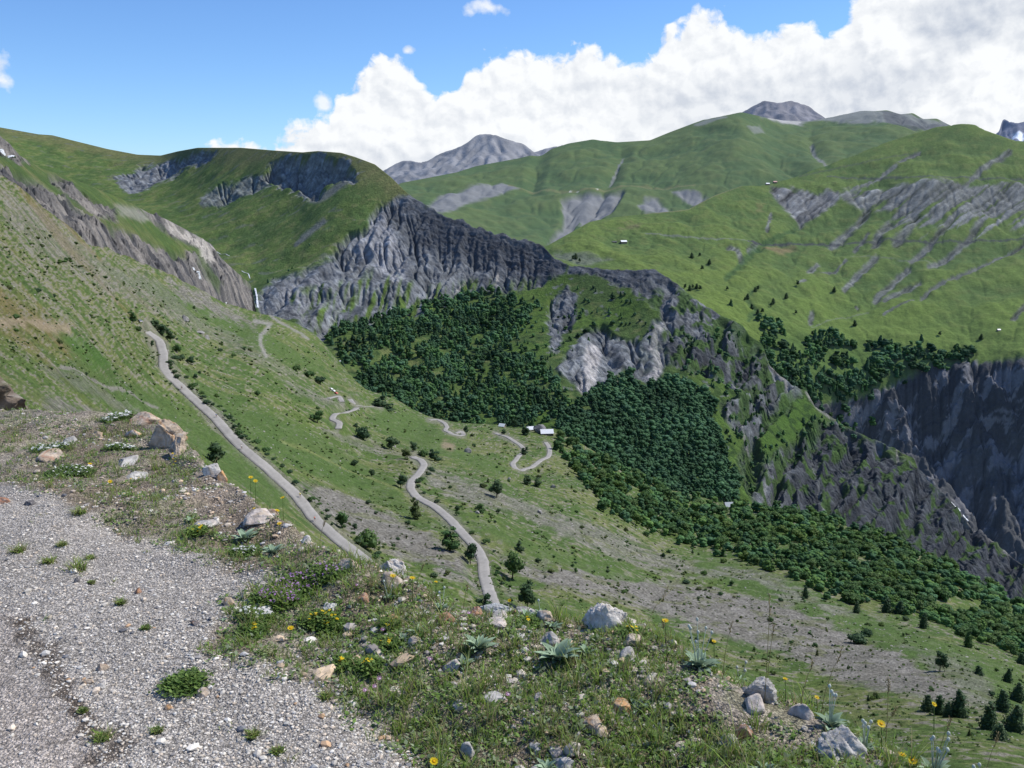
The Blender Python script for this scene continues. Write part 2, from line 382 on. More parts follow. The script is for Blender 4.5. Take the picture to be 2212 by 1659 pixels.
scree = [([(640,1040),(700,1050),(780,1078),(880,1130),(980,1180),(1040,1250),(1035,1275),(960,1235),(850,1185),(760,1145),(690,1100)],1),
 ([(905,1005),(960,1020),(1060,1055),(1180,1090),(1300,1130),(1400,1175),(1500,1215),(1560,1250),(1470,1240),(1330,1210),(1200,1160),(1100,1110),(980,1075),(920,1045)],.75),
 ([(1050,1185),(1150,1215),(1300,1238),(1450,1258),(1600,1283),(1700,1300),(1850,1372),(1950,1415),(2040,1465),(2110,1520),(2060,1520),(1950,1500),(1850,1485),(1700,1425),(1500,1360),(1300,1300),(1150,1265)],1),
 ([(1500,1215),(1640,1235),(1780,1290),(1900,1340),(1800,1330),(1640,1270)],.7),
 ([(1080,1240),(1120,1300),(1180,1370),(1150,1390),(1090,1330)],.7),
 ([(1950,1400),(2100,1430),(2150,1490),(2140,1560),(2020,1470)],.6),
 ([(350,600),(420,618),(480,655),(560,700),(548,712),(460,685),(380,645)],.95),
 ([(0,400),(110,470),(190,540),(330,600),(400,660),(500,720),(620,790),(700,830),(600,810),(420,720),(260,640),(100,560),(0,480)],.45),
 ([(600,810),(700,850),(760,880),(700,880),(640,850)],.6),([(700,930),(820,960),(900,990),(860,990),(760,965)],.6),
 ([(400,830),(500,905),(520,925),(480,905),(410,850)],.7),([(100,850),(240,900),(250,930),(80,900)],.7),
 ([(50,770),(160,800),(330,890),(300,895),(150,835)],.55)]
scm = np.zeros(x.shape)
for p, s_ in scree:
    m = sstep(-6,12,poly_sd(p,A.PX,A.PY)+n1*14+st*22+n2*8)*s_; scm = np.maximum(scm, m)
sc_col = mix(np.zeros(A.P.shape)+SCREE*.74, PALE*.80, sstep(-.2,.5,n2+st*.5)*.5); sc_col = mix(sc_col, GR3*.8, sstep(.18,.42,st-n2*.5)*.55)
cA = cA*(1-scm[...,None]*.92)+sc_col*(scm[...,None]*.92)
cA = cA*(1-sstep(-5,8,poly_sd([(0,678),(60,682),(120,690),(165,705),(150,714),(70,706),(-60,696)],A.PX,A.PY)+n2*8)[...,None]*.7)+EARTH*(sstep(-5,8,poly_sd([(0,678),(60,682),(120,690),(165,705),(150,714),(70,706),(-60,696)],A.PX,A.PY)+n2*8)[...,None]*.7)
for pl, w_, c_ in (([(550,692),(585,700),(562,728),(563,745),(575,770)],4,PALE*.9),([(583,682),(600,694),(650,720),(665,732)],2.5,PALE*.8),([(340,880),(300,860),(200,810),(130,790)],2.5,SCREE),([(200,985),(220,1000)],2,SCREE)):
    m = 1-sstep(w_*.4,w_*1.6,line_d(pl,A.PX,A.PY)+n2*3); cA = mix(cA, c_, m*.8)
cA = mix(cA, EARTH*.95, (1-sstep(2,14,line_d([(960,960),(975,965)],A.PX,A.PY)+n2*7))*.8)
m = (1-sstep(.3,4.5,line_d([(606,952),(740,1010),(880,1065),(940,1098)],A.PX,A.PY)))*.55; cA = mix(cA, GR3*1.25, m)
# raw verge along the roads
for k, pts in ROADS.items():
    d = line_d(pts, A.PX, A.PY, 30); wv = {'upper':13,'lower':11}.get(k,5)
    cA = mix(cA, SCREE*.8+GR3*.2, (1-sstep(wv*.6,wv*1.7,d+n2*5))*.6)
grain = fbm(x/1.3,y/1.3,3,31); cA *= (1+(.34+.55*scm)*grain+.26*fbm(A.PX/4.2,A.PY/3,3,34)*sstep(900,200,A.R)+.12*n2)[...,None]
# field under the trees of the valley floor is dark
hill_a = A.build('hillside', M['near'], cA)
for k, (W3, wd) in road_data.items():
    mb = MB(); t = np.gradient(W3[:,:2], axis=0); t /= np.linalg.norm(t, axis=1, keepdims=True); nrm = np.stack([t[:,1], -t[:,0]], 1)
    js = (-1,-.92,-.5,0,.5,.92,1); rows_ = []
    wob = 1+.10*noise(np.arange(len(W3))/5.0, np.zeros(len(W3)), 5)+.08*noise(np.arange(len(W3))/1.7, np.zeros(len(W3))+3, 6)
    for j in js:
        q = W3.copy(); q[:,:2] += nrm*(j*wd*wob)[:,None]; q[:,2] += .10-.06*j*j-(.35 if abs(j)==1 else 0); rows_.append(q)
    Q = np.array(rows_).transpose(1,0,2); H, W = Q.shape[:2]; i = np.arange(H*W).reshape(H,W)
    F = np.stack([i[:-1,:-1].ravel(), i[:-1,1:].ravel(), i[1:,1:].ravel(), i[1:,:-1].ravel()], 1)
    g = fbm(Q[...,0]/1.2, Q[...,1]/1.2, 3, 6)*.14+fbm(Q[...,0]/9, Q[...,1]/9, 2, 8)*.10
    C = (V3(.315,.300,.280)*(1+g[...,None])); C[:,[0,1,-2,-1]] *= .93
    C[:,3] *= .94
    mb.add(Q.reshape(-1,3), F, C.reshape(-1,3))
    o = mb.build('mountain_road', M['road'] if 'road' in M else M.setdefault('road', col_mat('worn_asphalt', (1.5,.2), .10, .02, 6)))
    tag(o, kind='structure')

# ---- left gully flank ----------------------------------------------------------
B_crest = [(-450,90),(-150,215),(0,294),(20,309),(43,336),(90,364),(140,379),(173,392),(213,409),(253,425),(290,442),(320,459),(357,472),(390,489),(427,509),(457,527),(477,556),(497,575),(520,595),(540,612),(545,627),(550,655),(556,690),(600,728)]
B_foot = [(-450,260),(0,405),(60,455),(113,500),(160,530),(250,575),(360,620),(443,660),(503,690),(560,705),(600,730)]
B_an = [(-450,90,700),(-450,260,520),(0,405,540),(0,294,900),(113,500,650),(60,350,960),(160,530,720),(140,379,1080),(250,575,860),(200,470,880),(253,425,1200),(290,442,1260),(300,520,1080),(360,620,1060),(390,489,1430),(400,560,1230),(443,660,1240),(457,527,1540),(480,600,1400),(503,690,1400),(540,612,1600),(560,705,1500),(600,725,1520)]
B = Land('flank', -450, 600, 1.9, 210, B_foot, B_crest, B_an, back=((1.03,-60),(1.15,-200)), sm=1)
x, y = B.P[...,0], B.P[...,1]
b_rock = [[(-300,250),(0,362),(40,370),(90,400),(150,440),(215,478),(280,505),(330,530),(395,545),(430,545),(480,580),(555,645),(545,680),(480,665),(400,620),(330,592),(250,555),(190,535),(110,480),(50,440),(-300,330)],
 [(105,378),(160,398),(190,425),(250,447),(250,478),(200,455),(150,425),(110,395)],
 [(300,455),(357,470),(427,507),(460,525),(497,573),(556,630),(550,665),(500,640),(450,590),(430,548),(440,540),(400,520),(350,498)],
 [(-200,180),(0,290),(25,309),(62,352),(30,348),(-10,322),(-200,230)]]
n1 = fbm(x/60,y/60,4,41); n2 = fbm(x/16,y/16,4,42)
bm_ = np.zeros(x.shape)
for p in b_rock: bm_ = np.maximum(bm_, sstep(-8,6,poly_sd(p,B.PX,B.PY)+n1*9+n2*5))
B.P[...,2] += bm_*(9*(ridged(x/34,y/34,4,46)-.5)+3*fbm(x/9,y/9,3,47))*sstep(1,.95,B.T)
B.erode(.07, 16, (.12+.88*bm_)*sstep(1.0,.93,B.T), rough=9, cap=1.5, seed=5, blur=.12)
n2 = fbm(x/16,y/16,4,42); B.P[...,2] += bm_*sstep(1,.96,B.T)*(9*(ridged(x/22+n2*.5,y/28,4,48)-.55)+3.5*fbm(x/6,y/6,3,49)); nb = B.slope()
cB = mix(np.zeros(B.P.shape)+GR1, GR3, sstep(-.3,.4,n1+n2*.5)); cB = mix(cB, GR2, sstep(0,.5,n2))
rk = mix(np.zeros(B.P.shape)+V3(.155,.148,.142), V3(.26,.24,.22), sstep(-.2,.4,n2+n1*.6)); rk = mix(rk, V3(.085,.085,.09), sstep(.0,.35,fbm(x/30,y/30,4,45)))
cB = cB*(1-bm_[...,None])+rk*bm_[...,None]
m = sstep(-4,5,poly_sd([(352,474),(390,492),(427,512),(457,532),(470,560),(440,562),(428,530),(370,497)],B.PX,B.PY)+n2*4); cB = mix(cB, V3(.46,.43,.39), m*.85)
m = sstep(-6,8,poly_sd([(250,440),(300,450),(330,470),(310,478),(260,465)],B.PX,B.PY)+n2*6); cB = mix(cB, PALE, m*.6)
m = sstep(-6,8,poly_sd([(410,520),(440,555),(480,600),(470,620),(430,570)],B.PX,B.PY)+n2*8); cB = mix(cB, GR1, m*.7)
B.build('hillside', M['flank'], cB)

# ---- the far left hill and the shale spur running across the valley ----------------
C_crest = [(-450,232),(0,275),(83,290),(113,292),(160,304),(233,322),(297,334),(347,336),(383,327),(427,319),(520,319),(593,325),(653,329),(687,326),(737,330),(767,339),(810,355),(847,385),(874,412),(897,430),(920,442),(954,462),(974,475),(997,472),(1017,489),(1047,495),(1070,505),(1097,507),(1120,519),(1147,519),(1174,532),(1194,555),(1230,574),(1267,577),(1317,582),(1367,584),(1395,581),(1417,583),(1450,604),(1491,637),(1521,659),(1557,681),(1602,700),(1618,724),(1648,744),(1662,790),(1708,830),(1742,844),(1762,880),(1802,904),(1832,924),(1875,944),(1908,957),(1942,974),(1975,990),(1985,1020),(2015,1047),(2042,1070),(2075,1107),(2102,1147),(2148,1170),(2175,1194),(2212,1225),(2660,1560)]
C_foot = [(-450,430),(0,450),(100,450),(250,490),(357,535),(457,590),(497,640),(545,700),(583,715),(680,760),(727,820),(799,885),(889,920),(1000,945),(1193,960),(1300,1020),(1450,1105),(1560,1140),(1700,1160),(1800,1185),(1900,1225),(2000,1270),(2212,1400),(2660,1700)]
C_an = [(-450,430,3300),(-450,232,4600),(0,450,3000),(0,275,4400),(160,304,4150),(150,390,3500),(250,490,2600),(347,336,3700),(357,535,2250),(427,319,3250),(457,590,1950),(497,640,1800),(520,319,2900),(400,420,2900),(500,450,2450),(500,530,2150),(545,700,1640),(600,715,1480),(640,600,1780),(640,450,2200),(653,329,2480),(690,760,1330),(700,600,1730),(700,500,1930),(737,330,2260),(810,355,2130),(800,450,1960),(799,885,1120),(800,560,1790),(800,650,1610),(800,760,1340),(874,412,2010),(897,430,1970),(900,520,1850),(900,600,1700),(900,700,1480),(900,800,1270),(1000,480,1850),(1000,560,1760),(1000,640,1650),(1000,760,1370),(1000,945,1080),(1100,510,1780),(1100,600,1690),(1100,680,1530),(1150,850,1200),(1194,555,1710),(1200,640,1600),(1250,577,1660),(1250,750,1370),(1193,960,1060),(1300,900,1160),(1300,1020,1060),(1367,584,1610),(1350,680,1490),(1350,800,1330),(1417,583,1590),(1450,700,1440),(1450,850,1260),(1450,1105,1050),(1521,659,1530),(1500,950,1180),(1560,1140,1050),(1602,700,1510),(1600,800,1400),(1600,900,1290),(1600,1030,1160),(1662,790,1480),(1708,830,1470),(1750,950,1380),(1700,1080,1200),(1802,904,1470),(1800,1060,1280),(1908,957,1460),(1900,1100,1290),(1975,990,1450),(2042,1070,1420),(2000,1180,1280),(2102,1147,1400),(2195,1214,1380),(2212,1400,1180),(1800,1185,1130),(2660,1560,1150),(2660,1700,1080)]
def c_jag(px): return sstep(890,930,px)*(fbm(px/26, px*0, 3, 51)*7*sstep(1250,1100,px)+fbm(px/18, px*0+3, 3, 52)*4)
C = Land('spur', -450, 2660, 2.2, 330, C_foot, C_crest, C_an, back=((1.02,-40),(1.10,-300)), sm=1, crest_jag=c_jag)
x, y = C.P[...,0], C.P[...,1]; PX, PY = C.PX, C.PY
n1 = fbm(x/90,y/90,4,61); n2 = fbm(x/22,y/22,4,62)
cl = lambda p, w=8, a=9, b=6: sstep(-w,w*.7,poly_sd(p,PX,PY)+n1*a+n2*b)
crest_pts = [p for p in C_crest if 897 <= p[0] <= 1230]
rockC1 = [(545,665),(575,620),(600,600),(650,592),(700,560),(735,532),(755,503),(775,500),(790,490),(797,462),(828,436),(860,428)]+[(a,b-12) for a,b in crest_pts]+[(1215,590),(1160,612),(1110,630),(1080,640),(1040,625),(1000,640),(960,655),(900,680),(860,672),(800,705),(750,690),(710,715),(690,735),(650,700),(600,690)]
rockC2 = [(1230,560),(1417,570),(1521,645),(1602,690),(1670,785),(1720,825),(1735,850),(1700,885),(1640,862),(1560,812),(1490,800),(1440,790),(1432,740),(1440,690),(1400,640),(1350,620),(1290,600),(1230,592)]
rockC3 = [(1195,800),(1230,760),(1262,720),(1300,705),(1330,730),(1385,735),(1410,690),(1436,690),(1438,800),(1412,840),(1350,800),(1300,835),(1262,862),(1240,830)]
rockC4 = [(1560,870),(1600,860),(1660,850),(1700,840),(1680,900),(1640,940),(1600,930),(1570,905)]
rockC5 = [(1605,960),(1625,925),(1650,1000),(1740,930),(1760,900),(1802,912),(1908,962),(1985,1015),(2042,1068),(2110,1140),(2212,1215),(2660,1550),(2660,1720),(2212,1420),(2000,1290),(1800,1200),(1650,1180),(1640,1080),(1600,1040)]
rockC6 = [(1190,650),(1225,620),(1250,640),(1235,700),(1195,760),(1185,720)]
scarS1 = [(253,389),(300,362),(327,358),(380,345),(417,330),(466,328),(452,345),(405,360),(378,379),(330,402),(290,419),(268,412)]
scarS2 = [(560,385),(583,352),(613,338),(687,333),(745,345),(770,370),(765,395),(735,392),(700,405),(690,440),(672,440),(650,410),(610,405)]
scarS3 = [(477,445),(437,442),(455,415),(500,395),(550,380),(600,395),(560,412),(520,425)]
rocks = [cl(rockC1,8,12,9), cl(rockC2,8,10,12), cl(rockC3,6,8,6), cl(rockC4), cl(rockC5,8,14,12), cl(rockC6,6,8,8), cl(scarS1,5,9,6), cl(scarS2,6,18,14)*.9, cl(scarS3,6,10,8)*.8]
rm = np.maximum.reduce(rocks); scar = np.maximum(rocks[6],rocks[7])
fold = sstep(950,850,PX)*sstep(1,.8,C.T); C.P[...,2] += fold*(13*fbm(x/190,y/190,3,53)+4*fbm(x/60,y/60,3,54))
# scars bite into the hill: head wall under the crest
for p, dep in ((scarS1,12),(scarS2,19),(scarS3,7)):
    C.P[...,2] -= dep*sstep(-2,16,poly_sd(p,PX,PY)+n2*4)
em = (.015+.985*np.maximum(rm, sstep(600,640,PX)*0))*(1-.75*sstep(.86,1.0,C.T)*(PX<900))*sstep(1.0,.965,C.T)
rib_u = PX+.55*(PY-560)*sstep(1250,800,PX)+.35*(PY-900)*sstep(1300,1600,PX)
ribs = ridged(rib_u/64+n1*.5, PY/420, 3, 68)-.45
zt = C.P[...,2]+.25*x
C.P[...,2] += rm*(12*ribs*sstep(1,.90,C.T))*sstep(1,.97,C.T)
C.erode(.060, 14, em*(1-.75*sstep(.70,.9,C.T)*sstep(860,930,PX)), rough=6, cap=2.4, seed=9, blur=.06)
rg = rm*sstep(1,.975,C.T)*(1-.75*rocks[2])*(.55+.45*sstep(700,1000,PX)); right = sstep(1380,1560,PX)
stq = PY-.40*PX; C.P[...,2] += rg*((6+16*right)*(ridged((PX+.45*PY)/66+n1*.5,PY/260,2,59)-.55)+3.6*(ridged(x/26+n2*.6,y/34,3,60)-.5)+1.8*fbm(x/7,y/7,3,67)+(2.2+1.6*right)*fbm(stq/7+n2*.6,PX/46,3,69))
nc = C.slope(); st = C.D
n3 = fbm(x/9, y/9, 3, 63)
cC = mix(np.zeros(C.P.shape)+GR1, GR2, sstep(-.3,.4,n1)); cC = mix(cC, GR3*.95, sstep(.0,.5,n2+n1*.4)*.7)
cC *= (1+.14*sstep(950,850,PX))[...,None]; cC = mix(cC, V3(.066,.128,.022), sstep(900,1100,PX)*sstep(-.3,.3,n1)*.75)
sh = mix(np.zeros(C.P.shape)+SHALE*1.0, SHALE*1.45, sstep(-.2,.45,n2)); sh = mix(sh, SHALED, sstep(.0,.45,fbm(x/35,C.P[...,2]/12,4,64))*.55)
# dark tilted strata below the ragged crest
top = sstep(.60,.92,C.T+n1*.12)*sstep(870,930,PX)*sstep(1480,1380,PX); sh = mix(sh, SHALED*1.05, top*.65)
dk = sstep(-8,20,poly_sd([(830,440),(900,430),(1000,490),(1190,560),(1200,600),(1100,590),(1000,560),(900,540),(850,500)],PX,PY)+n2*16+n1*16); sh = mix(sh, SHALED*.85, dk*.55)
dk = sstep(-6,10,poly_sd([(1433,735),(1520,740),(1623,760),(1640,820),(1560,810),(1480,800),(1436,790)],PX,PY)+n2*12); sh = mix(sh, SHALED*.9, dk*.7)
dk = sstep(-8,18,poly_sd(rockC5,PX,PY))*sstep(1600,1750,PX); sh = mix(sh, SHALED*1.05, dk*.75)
pl = sstep(-4,6,poly_sd([(1268,745),(1290,735),(1300,760),(1292,790),(1285,830),(1262,862),(1245,835),(1262,800),(1262,770)],PX,PY)+n2*5); sh = mix(sh, V3(.43,.40,.37), pl*.85)
pl = sstep(-3,5,poly_sd([(1412,700),(1436,692),(1425,740),(1432,800),(1412,838),(1390,820),(1415,790),(1402,760)],PX,PY)+n2*4); sh = mix(sh, V3(.43,.40,.37), pl*.85)
pl = sstep(-8,12,poly_sd([(780,500),(800,462),(835,450),(850,490),(880,560),(870,650),(840,600),(800,560),(770,540)],PX,PY)+n2*12); sh = mix(sh, V3(.30,.295,.30), pl*.6)
pl = sstep(-8,12,poly_sd([(600,620),(650,600),(690,600),(700,640),(690,720),(650,690),(610,660)],PX,PY)+n2*12); sh = mix(sh, V3(.25,.245,.25), pl*.5)
cC = mix(cC, DRY*.85, sstep(.80,.97,C.T+n1*.08)*sstep(920,860,PX)*.55)
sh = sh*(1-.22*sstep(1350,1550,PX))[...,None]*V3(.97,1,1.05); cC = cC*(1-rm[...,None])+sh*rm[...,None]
# turf ribs between the gullies of the lower cliff
Acc = np.log(C.A+1); rib = sstep(.2,.75,fbm(PX/16+PY/60,PY/70,3,71)+.35)*sstep(545,650,PY+n1*40)*(1-sstep(.5,.9,C.T)*.0)
low = sstep(-10,10,poly_sd([(620,640),(740,600),(790,540),(830,560),(870,620),(930,600),(1000,600),(1230,600),(1200,660),(1000,670),(860,720),(700,740)],PX,PY)+n1*12)
cC = mix(cC, V3(.085,.135,.03), np.clip(rib*low*1.1,0,1)*sstep(7.6,5.6,Acc))
# scree streams below cliffs
for pl_, w_, c_ in (([(800,560),(760,620),(720,680),(688,722)],5,SHALE*1.35),([(640,620),(668,660),(690,720)],3.5,SHALE*1.4),([(1075,590),(1070,640)],3,PALE),([(1600,930),(1618,960),(1612,1010),(1608,1040)],3,PALE),([(1660,990),(1655,1040),(1648,1080)],3.5,SHALE*1.3),([(1755,985),(1765,1040),(1782,1100)],3,SHALE*1.3),([(1745,848),(1765,880),(1800,905)],5,PALE*.95),([(1655,745),(1665,790),(1700,828)],3,PALE*.9),([(700,480),(640,530)],5,SHALE),([(1010,600),(985,625)],2,PALE),([(2075,1110),(2105,1145),(2200,1215)],4,PALE*.8),([(1935,960),(1942,1000)],2.5,PALE),([(745,395),(700,430),(676,440)],9,SHALE*.95)):
    m = 1-sstep(w_*.4,w_*1.5,line_d(pl_,PX,PY)+n2*3); cC = mix(cC, c_, m*.8)
# small bare patches, and brown hollows
cC = mix(cC, SHALE*1.1, sstep(.40,.55,fbm(PX/22,PY/16,3,73)+rm*0)*(PX>1180)*(PX<1620)*(PY>600)*.7)
cC = mix(cC, SHALE*.9, sstep(.36,.55,fbm(x/60,y/30,4,74))*(PX<800)*.45)
gl = sstep(-8,14,poly_sd([(1600,990),(1640,930),(1700,850),(1742,846),(1790,905),(1760,960),(1690,960),(1650,1000),(1640,1060),(1600,1060)],PX,PY)+n2*10+n1*10); cC = mix(cC, V3(.06,.12,.02), gl*.75)
gl = sstep(-6,10,poly_sd([(1550,700),(1610,700),(1660,760),(1650,780),(1590,740)],PX,PY)+n2*10); cC = mix(cC, V3(.055,.11,.02), gl*.7)
mixg = sstep(.02,.22,fbm(PX/34,PY/26,4,57)+.25*fbm(x/18,y/18,2,56)+.08*sstep(1750,1550,PX)-.10*sstep(1650,1900,PX))*rm*(PX>1380)*sstep(600,640,PY)*(1-rocks[2]*.8)
cC = mix(cC, V3(.060,.110,.026), mixg*.9); rm = rm*(1-mixg*.7)
bush = sstep(.12,.30,fbm(x/14,y/14,3,76)+.3*fbm(x/70,y/70,2,77)-.02)*(1-rm*.8)*sstep(560,700,PY)*.65
cC = mix(cC, V3(.022,.050,.015), bush*(PX>640)); cC *= (1+.22*n3+.1*n2)[...,None]; strat = fbm(zt/5+n1*2, x/70, 3, 79); cC = cC*(1+.45*strat*rm+.45*rm*fbm(stq/5+n2*.8,PX/55,3,58))[...,None]
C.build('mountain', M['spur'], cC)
# ---- pasture mountain on the right with the gorge wall at its foot -----------------
G_crest = [(1000,620),(1050,560),(1180,532),(1234,502),(1274,479),(1320,470),(1367,465),(1454,456),(1487,452),(1543,422),(1602,401),(1654,400),(1728,378),(1783,356),(1839,337),(1913,308),(1972,289),(2024,274),(2079,267),(2105,269),(2138,285),(2187,302),(2212,306),(2660,345)]
G_foot = [(1000,650),(1050,640),(1200,660),(1400,680),(1500,750),(1600,800),(1662,880),(1708,915),(1802,990),(1908,1045),(1975,1090),(2042,1160),(2102,1240),(2212,1330),(2660,1650)]
G_an = [(1000,650,2350),(1050,560,2650),(1200,660,2250),(1180,532,2750),(1274,479,2980),(1400,680,2200),(1367,465,3100),(1400,560,2680),(1454,456,3150),(1500,750,2100),(1543,422,3330),(1602,401,3480),(1600,560,2850),(1600,670,2430),(1600,800,2100),(1662,880,2030),(1654,400,3560),(1728,378,3720),(1700,780,2180),(1800,450,3430),(1800,560,3000),(1800,680,2600),(1783,356,3850),(1850,790,2330),(1850,900,2260),(1802,990,2190),(1839,337,3950),(1913,308,4100),(1972,289,4200),(1975,1090,2150),(2000,350,3850),(2000,400,3560),(2000,500,3250),(2000,620,2850),(2000,720,2560),(2000,795,2380),(2000,850,2350),(2000,950,2300),(2042,1160,2080),(2079,267,4250),(2138,285,4200),(2212,306,4150),(2212,400,3720),(2212,500,3370),(2212,560,3150),(2212,690,2700),(2212,775,2410),(2212,830,2390),(2212,1000,2345),(2212,1200,2130),(2102,1240,2060),(2212,1330,2020),(2660,345,4000),(2660,780,2450),(2660,1000,2200),(2660,1650,1750)]
G = Land('pasture', 1000, 2660, 2.4, 300, G_foot, G_crest, G_an, back=((1.03,-60),(1.15,-300)), sm=2)
x, y = G.P[...,0], G.P[...,1]; PX, PY = G.PX, G.PY
n1 = fbm(x/160,y/160,4,81); n2 = fbm(x/40,y/40,4,82); n3 = fbm(x/14,y/14,3,83)
cl = lambda p, w=6, a=6, b=5: sstep(-w,w*.7,poly_sd(p,PX,PY)+n1*a+n2*b)
cliff = [(1640,820),(1700,840),(1760,850),(1830,870),(1880,845),(1930,830),(1985,800),(2040,785),(2090,778),(2212,776),(2660,770),(2660,1750),(2212,1400),(1900,1150),(1600,900)]
gr1 = [(1662,402),(1713,409),(1765,420),(1813,419),(1809,437),(1785,452),(1765,467),(1745,478),(1728,487),(1709,462),(1690,447),(1672,425)]
gr2 = [(1813,422),(1876,409),(1931,402),(2024,398),(2135,397),(2212,395),(2660,390),(2660,560),(2300,530),(2212,512),(2180,492),(2140,500),(2100,520),(2085,508),(2095,480),(2050,500),(2020,520),(1985,560),(1985,515),(1960,515),(1930,505),(1895,520),(1900,490),(1925,455),(1880,455),(1860,450),(1830,435)]
def zz(*p): return [(1394.7+.3699*a, 182+.3699*b) for a,b in p]
streaks = [(zz((1300,730),(1240,810),(1150,890),(1090,945)),11),(zz((1420,810),(1360,890),(1345,935)),13),(zz((1580,780),(1520,860),(1465,930)),14),(zz((1800,770),(1700,880),(1640,950),(1555,1030)),9),(zz((1960,790),(1890,900),(1780,990),(1660,1060)),10),(zz((2212,930),(2050,1020),(1900,1090),(1700,1170),(1610,1250)),5),
 (zz((2125,398),(2030,450),(1960,500),(1905,550)),8),(zz((1600,392),(1500,450),(1420,500),(1375,543)),5),(zz((1375,543),(1280,590),(1200,625)),4),(zz((1345,1020),(1270,1090),(1200,1150),(1165,1195)),9),(zz((1530,1075),(1470,1130),(1400,1190),(1345,1250)),9),(zz((1600,1160),(1500,1200),(1400,1250)),7),(zz((1000,1060),(950,1100)),8),(zz((1170,1035),(1100,1100),(1020,1110)),4),(zz((1560,1260),(1390,1345)),3),(zz((1680,580),(1650,610)),8),(zz((1905,550),(1850,610)),4),(zz((560,1030),(530,980),(490,960)),8),(zz((640,930),(610,970)),9),(zz((730,760),(710,860)),5),(zz((2212,1300),(2150,1370)),8),(zz((930,1160),(895,1170)),5),(zz((970,1340),(960,1390)),6),(zz((1300,880),(1220,970)),5),(zz((1240,1300),(1230,1290)),2)]
us = PX*.57+PY*.82; vs = PY*.57-PX*.82; stk = fbm(us/11+n1*.3, vs/150, 3, 191); stk2 = fbm(us/4.5, vs/90, 2, 192)
fing = sstep(-.25,.10, stk+.42-1.0*sstep(425,520,PY))
rm = np.maximum.reduce([cl(cliff,6,8,8), cl(gr1,5,4,6), cl(gr2,6,8,6)*.92*fing]+[(1-sstep(w*.35,w*1.1,line_d(p,PX,PY)+n2*4+n3*2))*.85 for p,w in streaks])
clf = cl(cliff,6,14,16)
gul = [(zz((960,340),(1000,410),(1060,470)),10),(zz((660,950),(560,1050),(470,1130)),12),(zz((900,830),(790,880),(700,915),(660,950)),9),(zz((640,1190),(590,1240),(640,1310),(600,1380)),10)]
G.P[...,2] += (14*n1+3.5*n2)*sstep(1,.93,G.T)*(1-clf)
ru = PX-.5*(PY-950)
cin = sstep(2,34,poly_sd(cliff,PX,PY,90))
G.P[...,2] += cin*(46*(ridged(ru/150+n1*.35, PY/520+3, 2, 86)-.5)+16*(ridged(ru/48+n1*.6+PY/90, PY/110, 3, 84)-.5))
for p, w in gul+streaks[:6]+streaks[9:12]: G.P[...,2] -= 5*(1-sstep(0,w*1.6,line_d(p,PX,PY)))
G.erode(.030, 16, (.16+.84*np.maximum(clf, rm*.28))*sstep(1,.95,G.T), rough=7, cap=2.2, seed=15, blur=.08)
zt = G.P[...,2]+.2*x
G.P[...,2] += sstep(1,.97,G.T)*(clf*(.35+.65*cin)*(14*(ridged(x/46+n2*.4,y/60,3,84)-.5)+6*(ridged(x/18+n2*.6,y/24,3,85)-.5)+3*fbm(x/9,y/9,3,87)+7*fbm((PY+.12*PX)/10+n2,PX/70,3,88))+rm*(1-clf)*(5*stk+1.0*(ridged((PX+.95*PY)/30+n2,(PY-PX)/200,3,80)-.5)))
cG = mix(np.zeros(G.P.shape)+V3(.068,.112,.034), V3(.088,.132,.035), sstep(-.3,.3,n1)); cG = mix(cG, V3(.112,.140,.044), sstep(.0,.5,n2)*.6)
cG = mix(cG, V3(.112,.155,.030), sstep(440,620,PY+n1*80)*sstep(1500,1300,PX-PY*.4)*.45)
cG = mix(cG, V3(.105,.158,.030), sstep(560,700,PY+n1*60)*.6)
sh = mix(np.zeros(G.P.shape)+SHALE*.95, SHALE*1.35, sstep(-.2,.4,n2)); sh = mix(sh, SHALED*1.1, sstep(0,.4,fbm(x/80,G.P[...,2]/16,4,89))*.6*clf)
sh = mix(sh, SHALED*.68, clf*.9)  # shadow of the gorge wall put into its colour as darker shale
dg = ridged((PX+.95*PY)/26+n2*.8, (PY-PX)/160, 3, 78); sh = sh*((.66+.62*stk+.35*stk2)*(1-clf)+1.0*clf)[...,None]; low_ = clf*sstep(900,1020,PY+n1*30); sh = mix(sh, SHALE*.70, low_*.42)
lt = clf*sstep(.08,.26,fbm((PX+PY*.5)/42, PY/60, 4, 75)+.35*fbm((PY+.12*PX)/7,PX/50,3,193)); sh = mix(sh, V3(.20,.20,.215), lt*.75)  # sunlit strips of the gorge wall painted in as paler rock
cG = cG*(1-rm[...,None])+sh*rm[...,None]
for p, w, c_, a_ in ((zz((1060,542),(1400,545),(1800,546),(2212,545),(2600,545)),2.0,SHALED,.75),(zz((600,915),(780,925),(1090,930),(1500,915),(1800,912),(2212,905),(2600,900)),2.2,SHALED*.9,.85),(zz((890,540),(1200,470),(1600,395)),1.4,SHALED,.5),(zz((0,755),(160,742),(250,730),(400,650),(560,592)),2,EARTH,.3),(zz((0,870),(250,890),(440,905),(600,920)),1.6,SHALE,.5),(zz((1200,1010),(1450,1020),(1700,1035)),1.3,SHALE,.35),(zz((970,1410),(1060,1385),(1300,1330)),1.4,SHALE,.4)):
    m = (1-sstep(w*.4,w*1.3,line_d(p,PX,PY)+n3*1.2))*a_; cG = mix(cG, c_, m)
